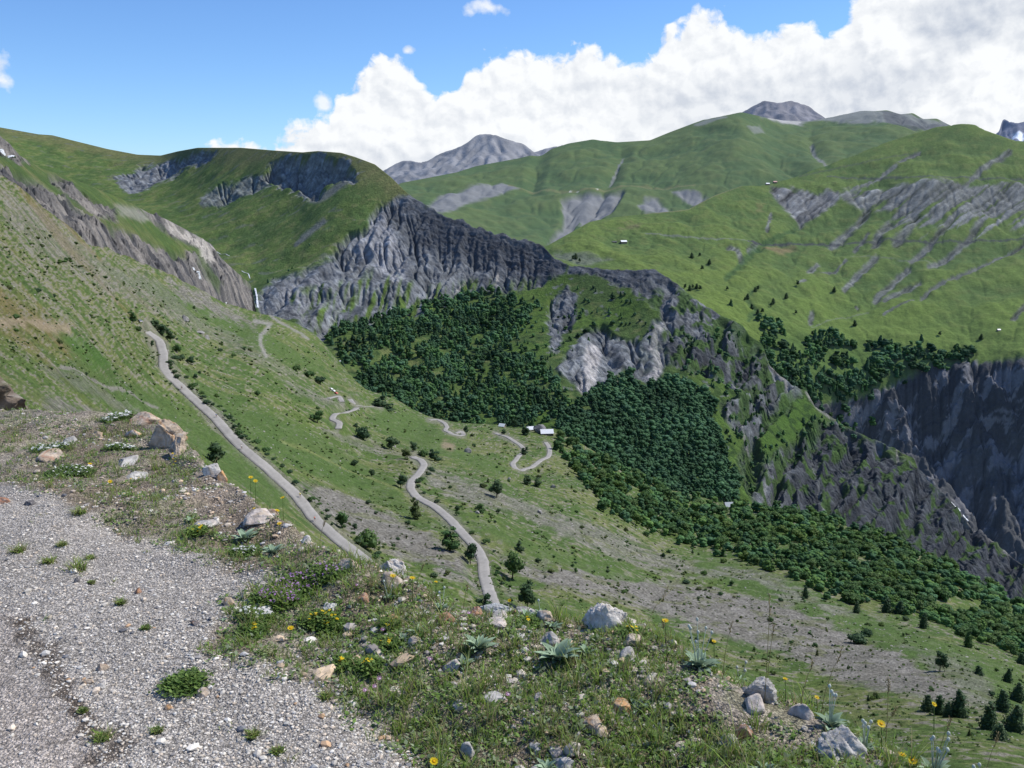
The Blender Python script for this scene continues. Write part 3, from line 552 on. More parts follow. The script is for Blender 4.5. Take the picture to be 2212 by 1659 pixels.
for p, c_ in ((zz((690,935),(860,930),(900,960),(780,1000),(700,960)),V3(.22,.15,.09)),([(1330,492),(1365,484),(1390,488),(1380,497),(1345,498)],V3(.16,.12,.08)),(zz((640,690),(700,690),(690,750),(640,750)),V3(.15,.135,.06)),(zz((480,900),(640,925),(660,950),(560,1060),(470,1130),(560,1030),(600,960)),V3(.05,.09,.03)),([(1190,540),(1260,545),(1330,560),(1260,572),(1200,560)],SHALE*.8)):
    cG = mix(cG, c_, sstep(-3,8,poly_sd(p,PX,PY)+n2*7)*.55)
for p, w in gul: cG = mix(cG, V3(.035,.075,.025), (1-sstep(w*.2,w*.9,line_d(p,PX,PY)+n2*6))*.7)
cG = mix(cG, V3(.04,.085,.02), (sstep(-10,20,poly_sd([(1640,690),(1700,710),(1800,725),(1900,745),(2110,760),(2050,790),(1900,840),(1800,860),(1700,840)],PX,PY)+n2*14))*.5*(1-clf))
cG *= (1.12+.13*n3+.08*n1)[...,None]
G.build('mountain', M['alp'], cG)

# ---- farther green mountain behind ------------------------------------------------
F_crest = [(700,470),(800,430),(867,395),(920,385),(987,372),(1027,359),(1120,342),(1160,332),(1227,310),(1280,301),(1334,307),(1404,303),(1443,287),(1520,258),(1602,242),(1646,252),(1690,260),(1740,262),(1798,252),(1861,239),(1890,240),(1916,238),(1946,247),(1972,244),(1994,257),(2024,256),(2049,269),(2120,300),(2660,330)]
F_foot = [(700,540),(800,540),(897,500),(1000,560),(1100,585),(1194,600),(1300,540),(1400,510),(1487,500),(1602,450),(1728,430),(1839,390),(1972,345),(2120,330),(2660,370)]
F_an = [(700,540,2700),(800,430,3600),(867,395,4000),(897,500,2900),(987,372,4350),(1000,450,3500),(1000,560,2750),(1100,585,2700),(1120,342,4700),(1150,400,4000),(1194,600,2700),(1227,310,4900),(1280,301,5000),(1300,420,3800),(1300,540,3150),(1300,350,4500),(1404,303,5000),(1400,400,4000),(1400,510,3300),(1487,500,3450),(1520,258,5250),(1602,242,5300),(1602,320,4550),(1602,450,3750),(1690,260,5900),(1740,262,6200),(1700,300,5100),(1728,430,4100),(1770,360,4400),(1839,390,4400),(1861,239,6400),(1900,300,5300),(1916,238,6400),(1972,345,4900),(2024,256,6500),(2049,269,6500),(2120,330,5700),(2120,300,6200),(2660,370,5500),(2660,330,6000)]
Fl = Land('far_pasture', 700, 2400, 3.0, 150, F_foot, F_crest, F_an, back=((1.03,-80),(1.15,-500)), sm=1)
x, y = Fl.P[...,0], Fl.P[...,1]; PX, PY = Fl.PX, Fl.PY
n1 = fbm(x/300,y/300,4,91); n2 = fbm(x/70,y/70,4,92); n3 = fbm(x/25,y/25,2,93)
cl = lambda p, w=5, a=4, b=4: sstep(-w,w*.7,poly_sd(p,PX,PY)+n1*a+n2*b)
fr = [[(1214,435),(1247,419),(1300,417),(1344,419),(1335,440),(1320,457),(1274,482),(1245,478),(1254,465),(1227,505),(1205,530),(1180,525),(1190,505),(1215,480),(1217,452)],
 [(915,440),(945,427),(967,424),(1034,409),(1084,399),(1120,404),(1067,425),(1010,439),(975,460),(955,466),(935,455)],
 [(1395,434),(1417,432),(1450,456),(1395,462),(1380,448)],[(1454,415),(1498,419),(1531,426),(1502,443),(1475,430)]]
rm = np.maximum.reduce([cl(p) for p in fr]+[(1-sstep(1.5,5,line_d(zz((970,350),(1000,410),(1060,470)),PX,PY)+n2*2))*.8,(1-sstep(1,3.5,line_d([(1347,335),(1335,360),(1317,392)],PX,PY)+n2*2))*.8])
gre = cl([(1646,252),(1690,256),(1740,258),(1798,250),(1861,236),(1946,244),(2049,266),(2049,290),(1980,272),(1940,262),(1900,262),(1800,262),(1760,258),(1730,268),(1690,266)],4,3,6)
gre = np.maximum(gre, cl([(1500,268),(1560,250),(1570,253),(1510,272)],3,3,4)*.8); gre = np.maximum(gre, cl([(1615,275),(1640,270),(1652,285),(1630,288)],3,3,4)*.7)
sc = cl([(1905,240),(1930,240),(1960,255),(1985,258),(2000,262),(2049,270),(1975,283),(1950,270),(1915,262)],4,3,5)
Fl.P[...,2] += (26*n1+4*n2)*sstep(1,.9,Fl.T)
for p in (zz((970,340),(1000,410),(1060,470)),zz((780,450),(860,500),(920,520)),[(1347,335),(1317,392),(1290,430)],[(1170,330),(1150,400)]): Fl.P[...,2] -= 16*(1-sstep(0,26,line_d(p,PX,PY)))
Fl.P[...,2] -= 22*np.maximum(rm,sc*.7)*sstep(0,10,poly_sd(fr[0],PX,PY)+0*x+8)
Fl.erode(.035, 14, (.30+.7*np.maximum(rm,sc))*sstep(1,.95,Fl.T), rough=14, cap=5, seed=25, blur=.14)
cF = mix(np.zeros(Fl.P.shape)+V3(.062,.106,.038), V3(.082,.122,.040), sstep(-.3,.3,n1)); cF = mix(cF, V3(.11,.14,.05), sstep(0,.5,n2)*.5)
cF = mix(cF, SHALE*1.1, rm); cF = mix(cF, SHALE*1.25, gre*.8); cF = mix(cF, SHALED*1.2, sc*.7)
cF = mix(cF, V3(.42,.41,.40), cl([(1660,256),(1700,260),(1730,264),(1722,268),(1690,265)],2,1,2)*.7)
cF = mix(cF, DRY*.9, (1-sstep(1,4,line_d([(1100,400),(1130,405),(1220,412),(1280,408),(1395,400),(1500,402)],PX,PY)+n3*2))*.5)
for p in ((1232,411),(1248,412),(1290,407)): cF = mix(cF, V3(.6,.6,.58), (1-sstep(1,3.5,np.hypot(PX-p[0],(PY-p[1])*1.6)+n3))*.8)
cF *= (1+.10*n3)[...,None]
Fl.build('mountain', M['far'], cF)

# ---- bare peaks on the horizon ------------------------------------------------------
def peak(crest, foot_y, r, thick, mat, seed, base, snow=None, step=3.0, rows=70, er=18):
    x0, x1 = crest[0][0], crest[-1][0]
    cx = [c[0] for c in crest]; an = [(c[0],c[1],r) for c in crest[::max(1,len(crest)//6)]]+[(a,foot_y,r*thick) for a in np.linspace(x0,x1,5)]+[(a,foot_y-8,r*(thick*.8+.2)) for a in np.linspace(x0,x1,4)]
    L = Land('p', x0, x1, step, rows, [(x0,foot_y),(x1,foot_y)], crest, an, back=((1.05,-150),(1.2,-1200)), sm=1)
    x, y = L.P[...,0], L.P[...,1]; n1 = fbm(x/500,y/500,4,seed); n2 = fbm(x/120,y/120,4,seed+1)
    L.P[...,2] += 60*n1*sstep(1,.85,L.T)
    L.erode(.05, er, sstep(1,.93,L.T), rough=45, cap=9, seed=seed, blur=.15)
    c = mix(np.zeros(L.P.shape)+base, base*1.35, sstep(-.3,.3,n2)); c = mix(c, base*.6, sstep(.1,.5,n1)*.5)
    if snow is not None:
        s_ = np.maximum.reduce([sstep(-2,2,poly_sd(p,L.PX,L.PY)+n2*3) for p in snow]); c = mix(c, V3(.85,.88,.92), s_)
    L.build('mountain', mat, c); return L
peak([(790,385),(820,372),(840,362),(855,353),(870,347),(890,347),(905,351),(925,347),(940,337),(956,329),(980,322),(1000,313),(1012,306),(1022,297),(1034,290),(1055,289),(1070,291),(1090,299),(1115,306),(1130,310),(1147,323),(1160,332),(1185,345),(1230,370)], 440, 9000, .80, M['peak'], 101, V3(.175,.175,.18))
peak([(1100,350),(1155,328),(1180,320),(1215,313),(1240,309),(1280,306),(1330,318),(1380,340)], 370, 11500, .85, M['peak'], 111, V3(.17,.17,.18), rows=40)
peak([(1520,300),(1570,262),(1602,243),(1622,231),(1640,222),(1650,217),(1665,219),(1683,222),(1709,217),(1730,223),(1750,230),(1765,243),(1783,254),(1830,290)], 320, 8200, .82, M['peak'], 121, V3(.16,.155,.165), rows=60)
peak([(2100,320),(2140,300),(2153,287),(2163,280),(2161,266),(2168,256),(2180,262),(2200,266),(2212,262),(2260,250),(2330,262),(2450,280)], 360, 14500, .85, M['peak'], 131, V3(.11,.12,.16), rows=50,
     snow=[[(2186,284),(2212,278),(2230,280),(2212,292),(2190,291)]])
# ---- valley plain that carries the land on to the horizon --------------------------
mb = MB(); n = 72; V = [[0,0,-1100]]; 
for rr in (3000,9000,25000,60000): V += [[rr*math.cos(2*PI*k/n), rr*math.sin(2*PI*k/n), -1100] for k in range(n)]
F = [[0,1+k,1+(k+1)%n,1+(k+1)%n] for k in range(n)]+[[1+j*n+k,1+(j+1)*n+k,1+(j+1)*n+(k+1)%n,1+j*n+(k+1)%n] for j in range(3) for k in range(n)]
mb.add(V, F, (.08,.12,.05)); tag(mb.build('ground', M['far'], smooth=False), kind='structure')

# ---- water: torrent, falls ----------------------------------------------------------
mw, nt, b = new_mat('white_water'); tc = nt.nodes.new('ShaderNodeTexCoord').outputs['Object']
f = noise_node(nt, tc, .35, 5, .7); c = mixc(nt, ramp(nt, f, .38, .62), (.30,.34,.36), (.88,.9,.92)); nt.links.new(c, b.inputs['Base Color']); b.inputs['Roughness'].default_value = .5
def water(L, pts, w, name='stream', lift=1.2, jit=.3):
    pp = resample(pts, 1.5); W3 = L.at(pp[:,0], pp[:,1]) if L is not None else pp
    r = np.random.default_rng(int(pts[0][0])); mb = MB(); vis = -W3/np.linalg.norm(W3, axis=1, keepdims=True)
    side = np.stack([W3[:,1], -W3[:,0], 0*W3[:,0]], 1); side /= np.linalg.norm(side, axis=1, keepdims=True)
    t = np.gradient(W3, axis=0); t /= np.linalg.norm(t, axis=1, keepdims=True)+1e-9
    nrm = np.cross(t, [0,0,1]); nrm /= np.linalg.norm(nrm, axis=1, keepdims=True)+1e-9
    ww = w*(.7+jit*r.random(len(W3))*2)
    A_ = W3-nrm*ww[:,None]/2; B_ = W3+nrm*ww[:,None]/2; A_[:,2] += lift; B_[:,2] += lift; m_ = W3.copy(); m_[:,2] += lift+w*.12
    n = len(W3); V = np.concatenate([A_, m_, B_]); F = [[i,i+1,n+i+1,n+i] for i in range(n-1)]+[[n+i,n+i+1,2*n+i+1,2*n+i] for i in range(n-1)]
    return tag(mb.add(V, F).build(name, mw), kind='structure')
water(B, [(2,318),(10,328),(20,338),(30,346)], 4, 'waterfall', 3)
water(B, [(415,567),(420,578),(428,586),(432,598)], 3.5, 'waterfall', 2)
water(B, [(482,650),(491,656)], 2.5, 'waterfall', 3)
water(C, [(551,622),(553,634),(555,646),(556,656),(557,668)], 3.2, 'waterfall', 2)
water(C, [(468,538),(478,543),(488,544),(496,551)], 1.6, 'stream', .6)
water(C, [(522,584),(530,589),(537,594),(541,602)], 1.6, 'stream', .6)
water(C, [(748,768),(741,774),(735,778),(731,785),(727,792)], 3.0, 'stream', .6)
water(C, [(2055,1088),(2066,1097),(2075,1108)], 3.5, 'stream', 1.5)
water(C, [(2080,1115),(2092,1128)], 3, 'stream', 3)
# ================================================================ TREES, SHRUBS
def crown(seed, kind='round', n=240, size=.10, cores=True, tone=(.040,.082,.022), top=1.0, core_s=.72, core_t=.75):
    """one crown of unit height: leaf sprays spread through uneven lobes around darker hearts"""
    r = np.random.default_rng(seed); V=[]; F=[]; Cc=[]; k=0; tone = np.array(tone)
    lobes = []
    if kind == 'round':
        for i in range(9):
            a = r.random()*2*PI; h = .30+.58*r.random(); w = .30*(1-abs(h-.5)*.9)*r.random()**.5
            lobes.append((np.array([w*math.cos(a), w*math.sin(a), h]), .13+.10*r.random()))
        lobes.append((np.array([0,0,.80]), .18)); lobes.append((np.array([0,0,.45]), .26))
    elif kind == 'shrub':
        for i in range(8):
            a = r.random()*2*PI; w = .50*r.random()**.6; lobes.append((np.array([w*math.cos(a), w*math.sin(a), .25+.4*r.random()*(1-w)]), .22+.14*r.random()))
        lobes.append((np.array([0,0,.45]), .42))
    elif kind == 'tall':
        for i in range(9):
            h = .18+.74*i/8; a = r.random()*2*PI; w = .09+.05*r.random(); lobes.append((np.array([w*math.cos(a), w*math.sin(a), h]), .20*(1-h)*.8+.085))
    elif kind == 'cone':
        for i in range(10):
            h = .10+.80*i/9; lobes.append((np.array([r.normal()*.02, r.normal()*.02, h]), .24*(1-h)**.8+.035))
    tot = sum(l[1]**2 for l in lobes)
    for c, R in lobes:
        if cores:
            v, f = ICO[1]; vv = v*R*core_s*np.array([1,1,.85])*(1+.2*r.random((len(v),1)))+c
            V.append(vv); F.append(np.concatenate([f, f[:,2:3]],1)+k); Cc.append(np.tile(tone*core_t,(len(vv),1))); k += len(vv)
        m = max(4, int(n*R*R/tot)); d = r.normal(size=(m,3)); d /= np.linalg.norm(d,axis=1,keepdims=True); d[:,2] = np.abs(d[:,2])*np.where(r.random(m)<.72,1,-1)
        p = c+d*R*(.72+.42*r.random((m,1)))*np.array([1,1,.9])
        nn = d+r.normal(size=(m,3))*.55; nn /= np.linalg.norm(nn,axis=1,keepdims=True)
        t = np.cross(nn, r.normal(size=(m,3))); t /= np.linalg.norm(t,axis=1,keepdims=True)+1e-9; b = np.cross(nn, t)
        s_ = (size*(.55+.8*r.random((m,1)))); q = np.stack([p-t*s_*.6, p-b*s_*.35+t*s_*.05, p+t*s_*.6, p+b*s_*.35+t*s_*.1],1).reshape(-1,3)
        q[:,2] = np.maximum(q[:,2], .01)
        V.append(q); F.append(np.arange(m*4).reshape(m,4)+k); k += m*4
        br = (.62+.55*r.random((m,1)))*(.60+.55*np.clip(p[:,2:3],0,1))*(.85+.3*(d[:,2:3]>0)); hue = np.concatenate([1+.15*r.random((m,1)), np.ones((m,1)), 1-.1*r.random((m,1))],1)  # sprays darker low down and underneath: crown shade put into the colour
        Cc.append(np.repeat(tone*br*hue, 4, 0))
    return np.concatenate(V)*np.array([1,1,top]), np.concatenate(F), np.concatenate(Cc)
def trunk_piece(seed, kind):
    r = np.random.default_rng(seed); mb = MB(); hgt = {'round':.7,'tall':.85,'cone':.9,'shrub':.45}[kind]
    bx, by = r.normal()*.02, r.normal()*.02
    mb.tube([(0,0,-.06),(bx*.5,by*.5,hgt*.3),(bx,by,hgt*.65),(bx*1.6,by*1.6,hgt)], [.030,.024,.016,.006], 6, (.12,.10,.08))
    for i in range(5 if kind != 'shrub' else 4):
        z = hgt*(.25+.13*i) if kind != 'shrub' else .03; a = r.random()*2*PI; L = .20 if kind in('round','shrub') else .10
        mb.tube([(bx*z,by*z,z),(L*.6*math.cos(a),L*.6*math.sin(a),z+.09),(L*1.3*math.cos(a),L*1.3*math.sin(a),z+.22)], [.012,.009,.004], 4, (.11,.09,.07), cap=False)
    return mb
TONES = {'broad':(.090,.180,.060),'dark':(.066,.130,.062),'olive':(.110,.155,.055),'bright':(.092,.180,.045)}
TPL = {}
def tpl(kind, tone, v):
    key = (kind, tone, v)
    if key not in TPL:
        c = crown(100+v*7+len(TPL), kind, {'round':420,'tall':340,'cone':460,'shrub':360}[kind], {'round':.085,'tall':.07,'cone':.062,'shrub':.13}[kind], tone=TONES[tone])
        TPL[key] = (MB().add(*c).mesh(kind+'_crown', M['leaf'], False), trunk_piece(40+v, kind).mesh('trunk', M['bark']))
    return TPL[key]
def grow(name, label, cat, p, h, w, kind, tone, v, group=None, parts=True, rz=None):
    cm, tm = tpl(kind, tone, v); rz = random.random()*6.28 if rz is None else rz
    nat = {'round':.85,'tall':.42,'cone':.52,'shrub':1.45}[kind]; sx = (w/h)/nat if w else 1
    if parts:
        e = empty(name, p, rz, (h*sx,h*sx,h)); tag(e, label, cat, group); link('crown', cm, e); link('trunk', tm, e); return e
    o = link(name, cm, None, p); o.rotation_euler = (0,0,rz); o.scale = (h*sx,h*sx,h); return tag(o, label, cat, group)
def fdist(L, px, py): 
    p = L.at(px, py); return p, float(np.linalg.norm(p))/FL
# --- trees and bushes one can tell apart on the near slope: (px, py of the foot, height, width, kind, tone, label)
big = [
 (285,692,22,14,'tall','broad','slim dark tree beside the dirt track left of the road bend'),
 (338,712,20,24,'round','dark','dark round bush at the top of the bush row beside the upper road bend'),
 (352,728,26,26,'round','dark','tallest dark bush of the row just below the upper road bend'),
 (368,742,24,24,'round','dark','dark bush in the middle of the row along the upper road'),
 (382,760,22,22,'shrub','broad','bushy green shrub low in the row right of the upper road'),
 (394,778,16,22,'shrub','dark','last dark shrub at the lower end of the bush row beside the upper road'),
 (412,785,17,20,'round','dark','small round dark bush standing alone right of the upper road bush row'),
 (327,730,13,12,'round','dark','little dark bush on the inner side of the upper road bend'),
 (300,714,14,18,'shrub','dark','low dark shrub left of the first bend of the upper road'),
 (468,1002,50,46,'round','dark','big dark bush standing right behind the foreground rocks on the left'),
 (1073,1075,38,34,'round','dark','large round bush standing alone on the pale scree right of the lower road'),
 (686,912,26,32,'round','broad','broad green bush left of the small hairpin bends'),
 (666,815,16,30,'shrub','broad','long low green thicket on the slope above the hairpins'),
 (688,828,18,32,'shrub','dark','dark thicket just above the hairpin car park'),
 (640,800,16,20,'shrub','broad','green thicket at the upper end of the shrub belt above the hairpins'),
 (783,948,34,46,'shrub','dark','wide dark green clump below the hairpin bends'),
 (820,880,26,30,'tall','dark','dark clump of trees on the shoulder right of the hairpins'),
 (836,886,22,26,'tall','dark','smaller dark trees beside the clump on the shoulder'),
 (846,970,30,34,'round','dark','dark round tree above the start of the lower road'),
 (876,994,24,24,'round','olive','olive bush at the very top end of the lower road'),
 (893,975,22,22,'round','dark','dark tree just above the top end of the lower road'),
 (939,993,28,22,'tall','dark','upright dark tree on the green shoulder right of the lower road bend'),
 (915,982,18,28,'shrub','broad','green thicket between the lower road bend and the upright dark tree'),
 (866,1052,30,30,'round','dark','dark bush left of the double bend of the lower road'),
 (803,1030,20,22,'shrub','dark','dark shrub in the meadow between the two roads'),
 (766,1005,18,18,'shrub','dark','small shrub high in the meadow between the two roads'),
 (896,1118,46,20,'tall','olive','thin light-leaved tree on the slope between the two roads'),
 (738,1140,36,36,'round','broad','round green bush near the lower end of the upper road'),
 (766,1142,18,18,'shrub','dark','small dark bush next to the round bush near the upper road'),
 (795,1182,50,58,'shrub','broad','wide green thicket right of where the upper road disappears'),
 (972,1190,52,34,'tall','broad','slender green tree left of the narrow stretch of the lower road'),
 (1016,1206,44,38,'round','dark','dark bush overlapping the left edge of the lower road'),
 (989,1110,17,20,'shrub','dark','small dark shrub on the outer verge of the lower road'),
 (1038,1110,22,16,'tall','broad','little upright tree right of the lower road'),
 (1107,1250,60,48,'round','broad','leafy green bush on the scree right of the lower road'),
 (1123,1190,22,16,'tall','dark','small dark tree above the leafy bush right of the lower road'),
 (1140,1315,60,42,'round','dark','dark feathery tree just beyond the foreground stones in the middle'),
 (1045,1320,52,30,'tall','dark','dark shrub at the left verge where the lower road disappears'),
 (1139,1048,22,16,'tall','dark','left one of the two dark trees below the hamlet road bend'),
 (1161,1052,22,16,'tall','dark','right one of the two dark trees below the hamlet road bend'),
 (1134,985,20,14,'tall','dark','small dark tree inside the bend of the hamlet road'),
 (1089,940,14,16,'round','dark','round dark bush at the start of the hamlet road'),
 (1135,940,22,16,'tall','dark','dark tree left of the hamlet boulder'),
 (1008,940,18,14,'round','dark','dark tree beside the loop of the middle road'),
 (1110,920,20,18,'round','dark','dark tree between the two hamlet barns'),
 (1850,1385,28,42,'shrub','dark','large dark bush at the edge of the wide grey scree'),
 (1873,1370,16,30,'shrub','dark','low dark bush just above the large bush at the scree edge'),
 (1740,1290,28,16,'cone','dark','upright conifer in the meadow above the wide grey scree'),
 (1850,1325,26,18,'cone','dark','conifer standing right of the middle of the upper meadow'),
 (1915,1322,32,24,'cone','dark','left one of the pair of dark conifers at the forest edge'),
 (1942,1328,30,24,'cone','dark','right one of the pair of dark conifers at the forest edge'),
 (1995,1355,34,20,'cone','dark','tall conifer in the meadow below the forest edge'),
 (2004,1533,36,30,'cone','dark','leftmost conifer of the group at the lower right'),
 (2028,1538,46,26,'cone','dark','second conifer from the left in the lower right group'),
 (2046,1545,34,22,'cone','dark','small conifer squeezed between the big ones at the lower right'),
 (2068,1545,60,38,'cone','dark','tallest dark conifer of the group at the lower right'),
 (2030,1450,40,30,'round','dark','dark leafy tree on the scree above the conifer group'),
 (2113,1462,22,20,'cone','dark','small conifer right of the scree tip'),
 (2177,1470,32,20,'cone','dark','narrow conifer near the right edge of the picture'),
 (2205,1438,24,24,'cone','dark','conifer highest up at the right edge'),
 (2197,1512,38,32,'cone','dark','broad conifer at the right edge below the narrow one'),
 (2135,1572,58,36,'cone','dark','big conifer low on the right slope'),
 (2192,1578,60,44,'cone','dark','big dark conifer cut by the right edge of the picture'),
 (2162,1540,44,32,'cone','dark','conifer between the two big ones low on the right'),
 (2158,1600,34,34,'cone','dark','lowest conifer on the right slope'),
 (2090,1400,36,20,'cone','broad','green conifer below the forest at the right'),
 (2075,1375,20,22,'round','broad','round green tree touching the forest edge at the right'),
]
for i, (px, py, h, w_, kind, tone, lab) in enumerate(big):
    p, s = fdist(A, px, py); grow({'cone':'conifer','shrub':'bush'}.get(kind,'tree') if kind != 'round' else 'bush', lab, {'cone':'tree','tall':'tree'}.get(kind,'bush'), p+np.array([0,0,-.1]), h*s, w_*s, kind, tone, i % 4)
# --- many small shrubs scattered over the slope
def in_poly(poly, px, py): return poly_sd(poly, np.array([px],float), np.array([py],float))[0] > 0
def near_road(px, py, d=9):
    return min(line_d(r, np.array([px],float), np.array([py],float))[0] for r in ROADS.values()) < d
SLOPE = [(0,450),(150,520),(300,600),(450,680),(600,710),(700,760),(760,830),(900,900),(1070,925),(1200,950),(1260,1030),(1400,1140),(1600,1215),(1800,1300),(2000,1350),(2212,1440),(2212,1700),(1900,1640),(1500,1480),(1250,1350),(1000,1310),(800,1210),(600,1060),(480,940),(300,870),(0,800)]
cnt = 0; rs = random.Random(5); tries = 0
glab = {0:('low green shrub on the stony slope left of the upper road','shrubs left of the upper road'),1:('small green shrub on the slope between the two roads','shrubs between the two roads'),2:('small shrub on the scree and turf right of the lower road','shrubs right of the lower road'),3:('low shrub on the slope around the hairpin bends','shrubs around the hairpins')}
for rk_, off, n_, lab_ in (('upper',1,46,('low dark shrub on the downhill verge of the upper road','shrubs along the upper road')),('lower',1,20,('low dark shrub on the outer verge of the lower road','shrubs along the lower road'))):
    W3, wd = road_data[rk_]; k0 = int(len(W3)*.16)
    for q_ in range(n_):
        j = int(k0+(len(W3)-k0-3)*(q_+rs.uniform(-.4,.4))/n_); j = max(2, min(len(W3)-3, j)); t = W3[j+1]-W3[j-1]; t /= np.linalg.norm(t[:2]); nn = np.array([-t[1], t[0], 0]); 
        if nn[0] < 0: nn = -nn
        p = W3[j]+nn*(wd+rs.uniform(1.0,4.5)); s = float(np.linalg.norm(p))/FL; h = rs.uniform(6,12)*s; p[2] -= .4
        grow('shrub', lab_[0], 'shrub', p, h, h*rs.uniform(1.2,2.2), 'shrub', rs.choice(['dark','broad','dark']), rs.randrange(3), lab_[1], parts=False); cnt += 1
while cnt < 290 and tries < 9000:
    tries += 1; px = rs.uniform(0,2212); py = rs.uniform(440,1600)
    if not in_poly(SLOPE, px, py) or near_road(px, py): continue
    dens = .35+.9*float(noise(px/70, py/50, 77)); 
    if 1350 < px < 2050 and py > 1215+(px-1350)*.25: dens *= .5
    if px > 1000: dens += .25
    if rs.random() > dens: continue
    rr = float(np.hypot(*A.at(px,py)[:2])); h = rs.choice([5,6,7,8,9,12])*(1.0 if rr < 700 else .8)*(1.25 if px > 1700 else 1)
    g = 3 if (rr > 600 and px < 1050) else (2 if px > 1000+0*py else (1 if px > 560+(py-900)*.6 and py > 820 else 0))
    p, s = fdist(A, px, py); kd = 'shrub' if rs.random() < .7 else ('round' if rs.random() < .6 else 'cone')
    if px > 1750 and rs.random() < .4: kd = 'cone'
    grow('shrub', glab[g][0], 'shrub', p+np.array([0,0,-.1]), h*s, h*s*({'shrub':1.3,'round':.9,'cone':.55}[kd])*rs.uniform(.8,1.3), kd, rs.choice(['broad','dark','dark','bright','olive']), rs.randrange(3), glab[g][1], parts=False); cnt += 1
# --- low herbs and boulders nobody could count on the slope
def tiny_cover(n, name, label, mat, colr, hr, poly=SLOPE, seed=1, blob=False, cat='shrub', avoid=6):
    r = np.random.default_rng(seed); V=[];F=[];Cc=[];k=0; n0 = 0
    v0, f0 = ICO[1]
    px = r.uniform(0,2212,n*8); py = r.uniform(400,1640,n*8); ok = poly_sd(poly,px,py) > 0
    d = np.min([line_d(q,px,py) for q in ROADS.values()],0); ok &= d > avoid
    ok &= r.random(len(px)) < (.28+.8*noise(px/60,py/40,seed+9)+ .75*noise(px/16,py/11,seed+3)); px = px[ok][:n]; py = py[ok][:n]
    P = A.at(px,py); D = np.linalg.norm(P,axis=1)/FL
    for i in range(len(px)):
        h = r.uniform(*hr)*D[i]*r.choice([.6,.8,1,1.5])
        if blob:
            v = v0*np.array([h*r.uniform(.7,1.3),h*r.uniform(.7,1.3),h*.6])*(1+.35*r.random((12,1))); V.append(v+P[i]); F.append(f0+k); k += 12; c = np.array(colr)*r.uniform(.7,1.25); Cc.append(np.tile(c,(12,1)))
        else:
            for q in range(2):
                v = v0*np.array([h*.7,h*.7,h*.55])*(.6+.75*r.random((12,1)))+r.normal(size=3)*np.array([h*.5,h*.5,h*.12])+[0,0,h*.25]; V.append(v+P[i]); F.append(f0+k); k += 12
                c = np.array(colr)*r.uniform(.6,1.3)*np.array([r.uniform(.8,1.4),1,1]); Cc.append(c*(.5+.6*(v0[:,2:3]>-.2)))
    o = link(name, mesh_np(name, np.concatenate(V), np.concatenate(F), mat, np.concatenate(Cc), smooth=False)); tag(o, label, cat, None, 'stuff'); return o
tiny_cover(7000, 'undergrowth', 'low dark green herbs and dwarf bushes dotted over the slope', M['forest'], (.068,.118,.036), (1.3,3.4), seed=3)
tiny_cover(4200, 'scree_boulders', 'pale grey boulders strewn over the turf slope', M['rock'], (.30,.285,.26), (.7,1.7), seed=4, blob=True, cat='rocks')
SCR = [scree[0][0], scree[1][0], scree[2][0]]
for i, sp_ in enumerate(SCR):
    tiny_cover((2600,2600,6500)[i], 'scree_stones', ('loose grey stones of the scree between the two roads','pale stones of the scree right of the lower road','loose stones of the wide grey scree field')[i], M['pebble'], (.24,.225,.21), (.6,1.5), poly=sp_, seed=14+i, blob=True, cat='rocks')
# --- forests
FOR = [ # (land, outline, spacing x, spacing y, height F, gap threshold, tones)
 (C, [(700,730),(745,692),(800,690),(862,668),(930,655),(1000,628),(1060,635),(1100,640),(1165,640),(1150,690),(1105,745),(1180,790),(1215,838),(1225,880),(1200,905),(1150,920),(1060,925),(966,915),(889,895),(800,855),(730,810),(735,770)], 8.2, 5.6, 14.5, -.62, 0),
 (C, [(1262,862),(1292,838),(1323,820),(1349,813),(1393,835),(1440,828),(1459,808),(1480,830),(1525,851),(1545,885),(1545,925),(1570,950),(1572,1002),(1600,1040),(1595,1085),(1520,1080),(1440,1068),(1350,1020),(1270,975),(1210,945),(1200,905),(1225,880)], 8.2, 6.0, 17, -1.2, 1),
 (A, [(1190,938),(1250,968),(1350,1018),(1450,1066),(1560,1090),(1700,1103),(1800,1128),(1900,1165),(2000,1203),(2100,1253),(2212,1318),(2350,1400),(2350,1470),(2212,1420),(2108,1383),(2008,1342),(1892,1318),(1808,1298),(1708,1258),(1608,1212),(1475,1178),(1400,1142),(1339,1121),(1300,1102),(1262,1050),(1240,1010),(1205,975)], 10.5, 7.0, 20, -1.0, 2),
 (G, [(1640,690),(1690,700),(1720,735),(1750,730),(1800,715),(1850,745),(1905,735),(1940,752),(1985,740),(2030,770),(2100,745),(2110,775),(2050,795),(1990,800),(1925,838),(1850,868),(1760,860),(1700,838),(1650,780)], 9, 7, 15, -.30, 3),
 (C, [(1000,800),(1080,700),(1160,650),(1190,720),(1180,790),(1230,850),(1262,862),(1225,905),(1100,900)], 18, 12, 11, -.05, 3),
 (C, [(1200,650),(1260,610),(1350,640),(1430,690),(1420,740),(1300,700),(1240,760),(1180,800)], 17, 12, 9, -.05, 3),
 (C, [(1440,730),(1560,700),(1650,760),(1700,880),(1790,900),(1850,940),(1780,980),(1650,1000),(1620,1060),(1560,960),(1560,860),(1480,800)], 15, 11, 10, .0, 3),
 (C, [(560,620),(640,560),(700,500),(640,590)], 22, 15, 8, -.2, 3),
 (G, [(1640,700),(1700,790),(1760,860),(1850,885),(1900,900),(1800,905),(1720,860),(1650,790)], 13, 10, 17, -.5, 3),
 (G, [(1600,640),(1650,690),(1640,740),(1560,640)], 20, 14, 13, -.1, 3)]
BT = {}
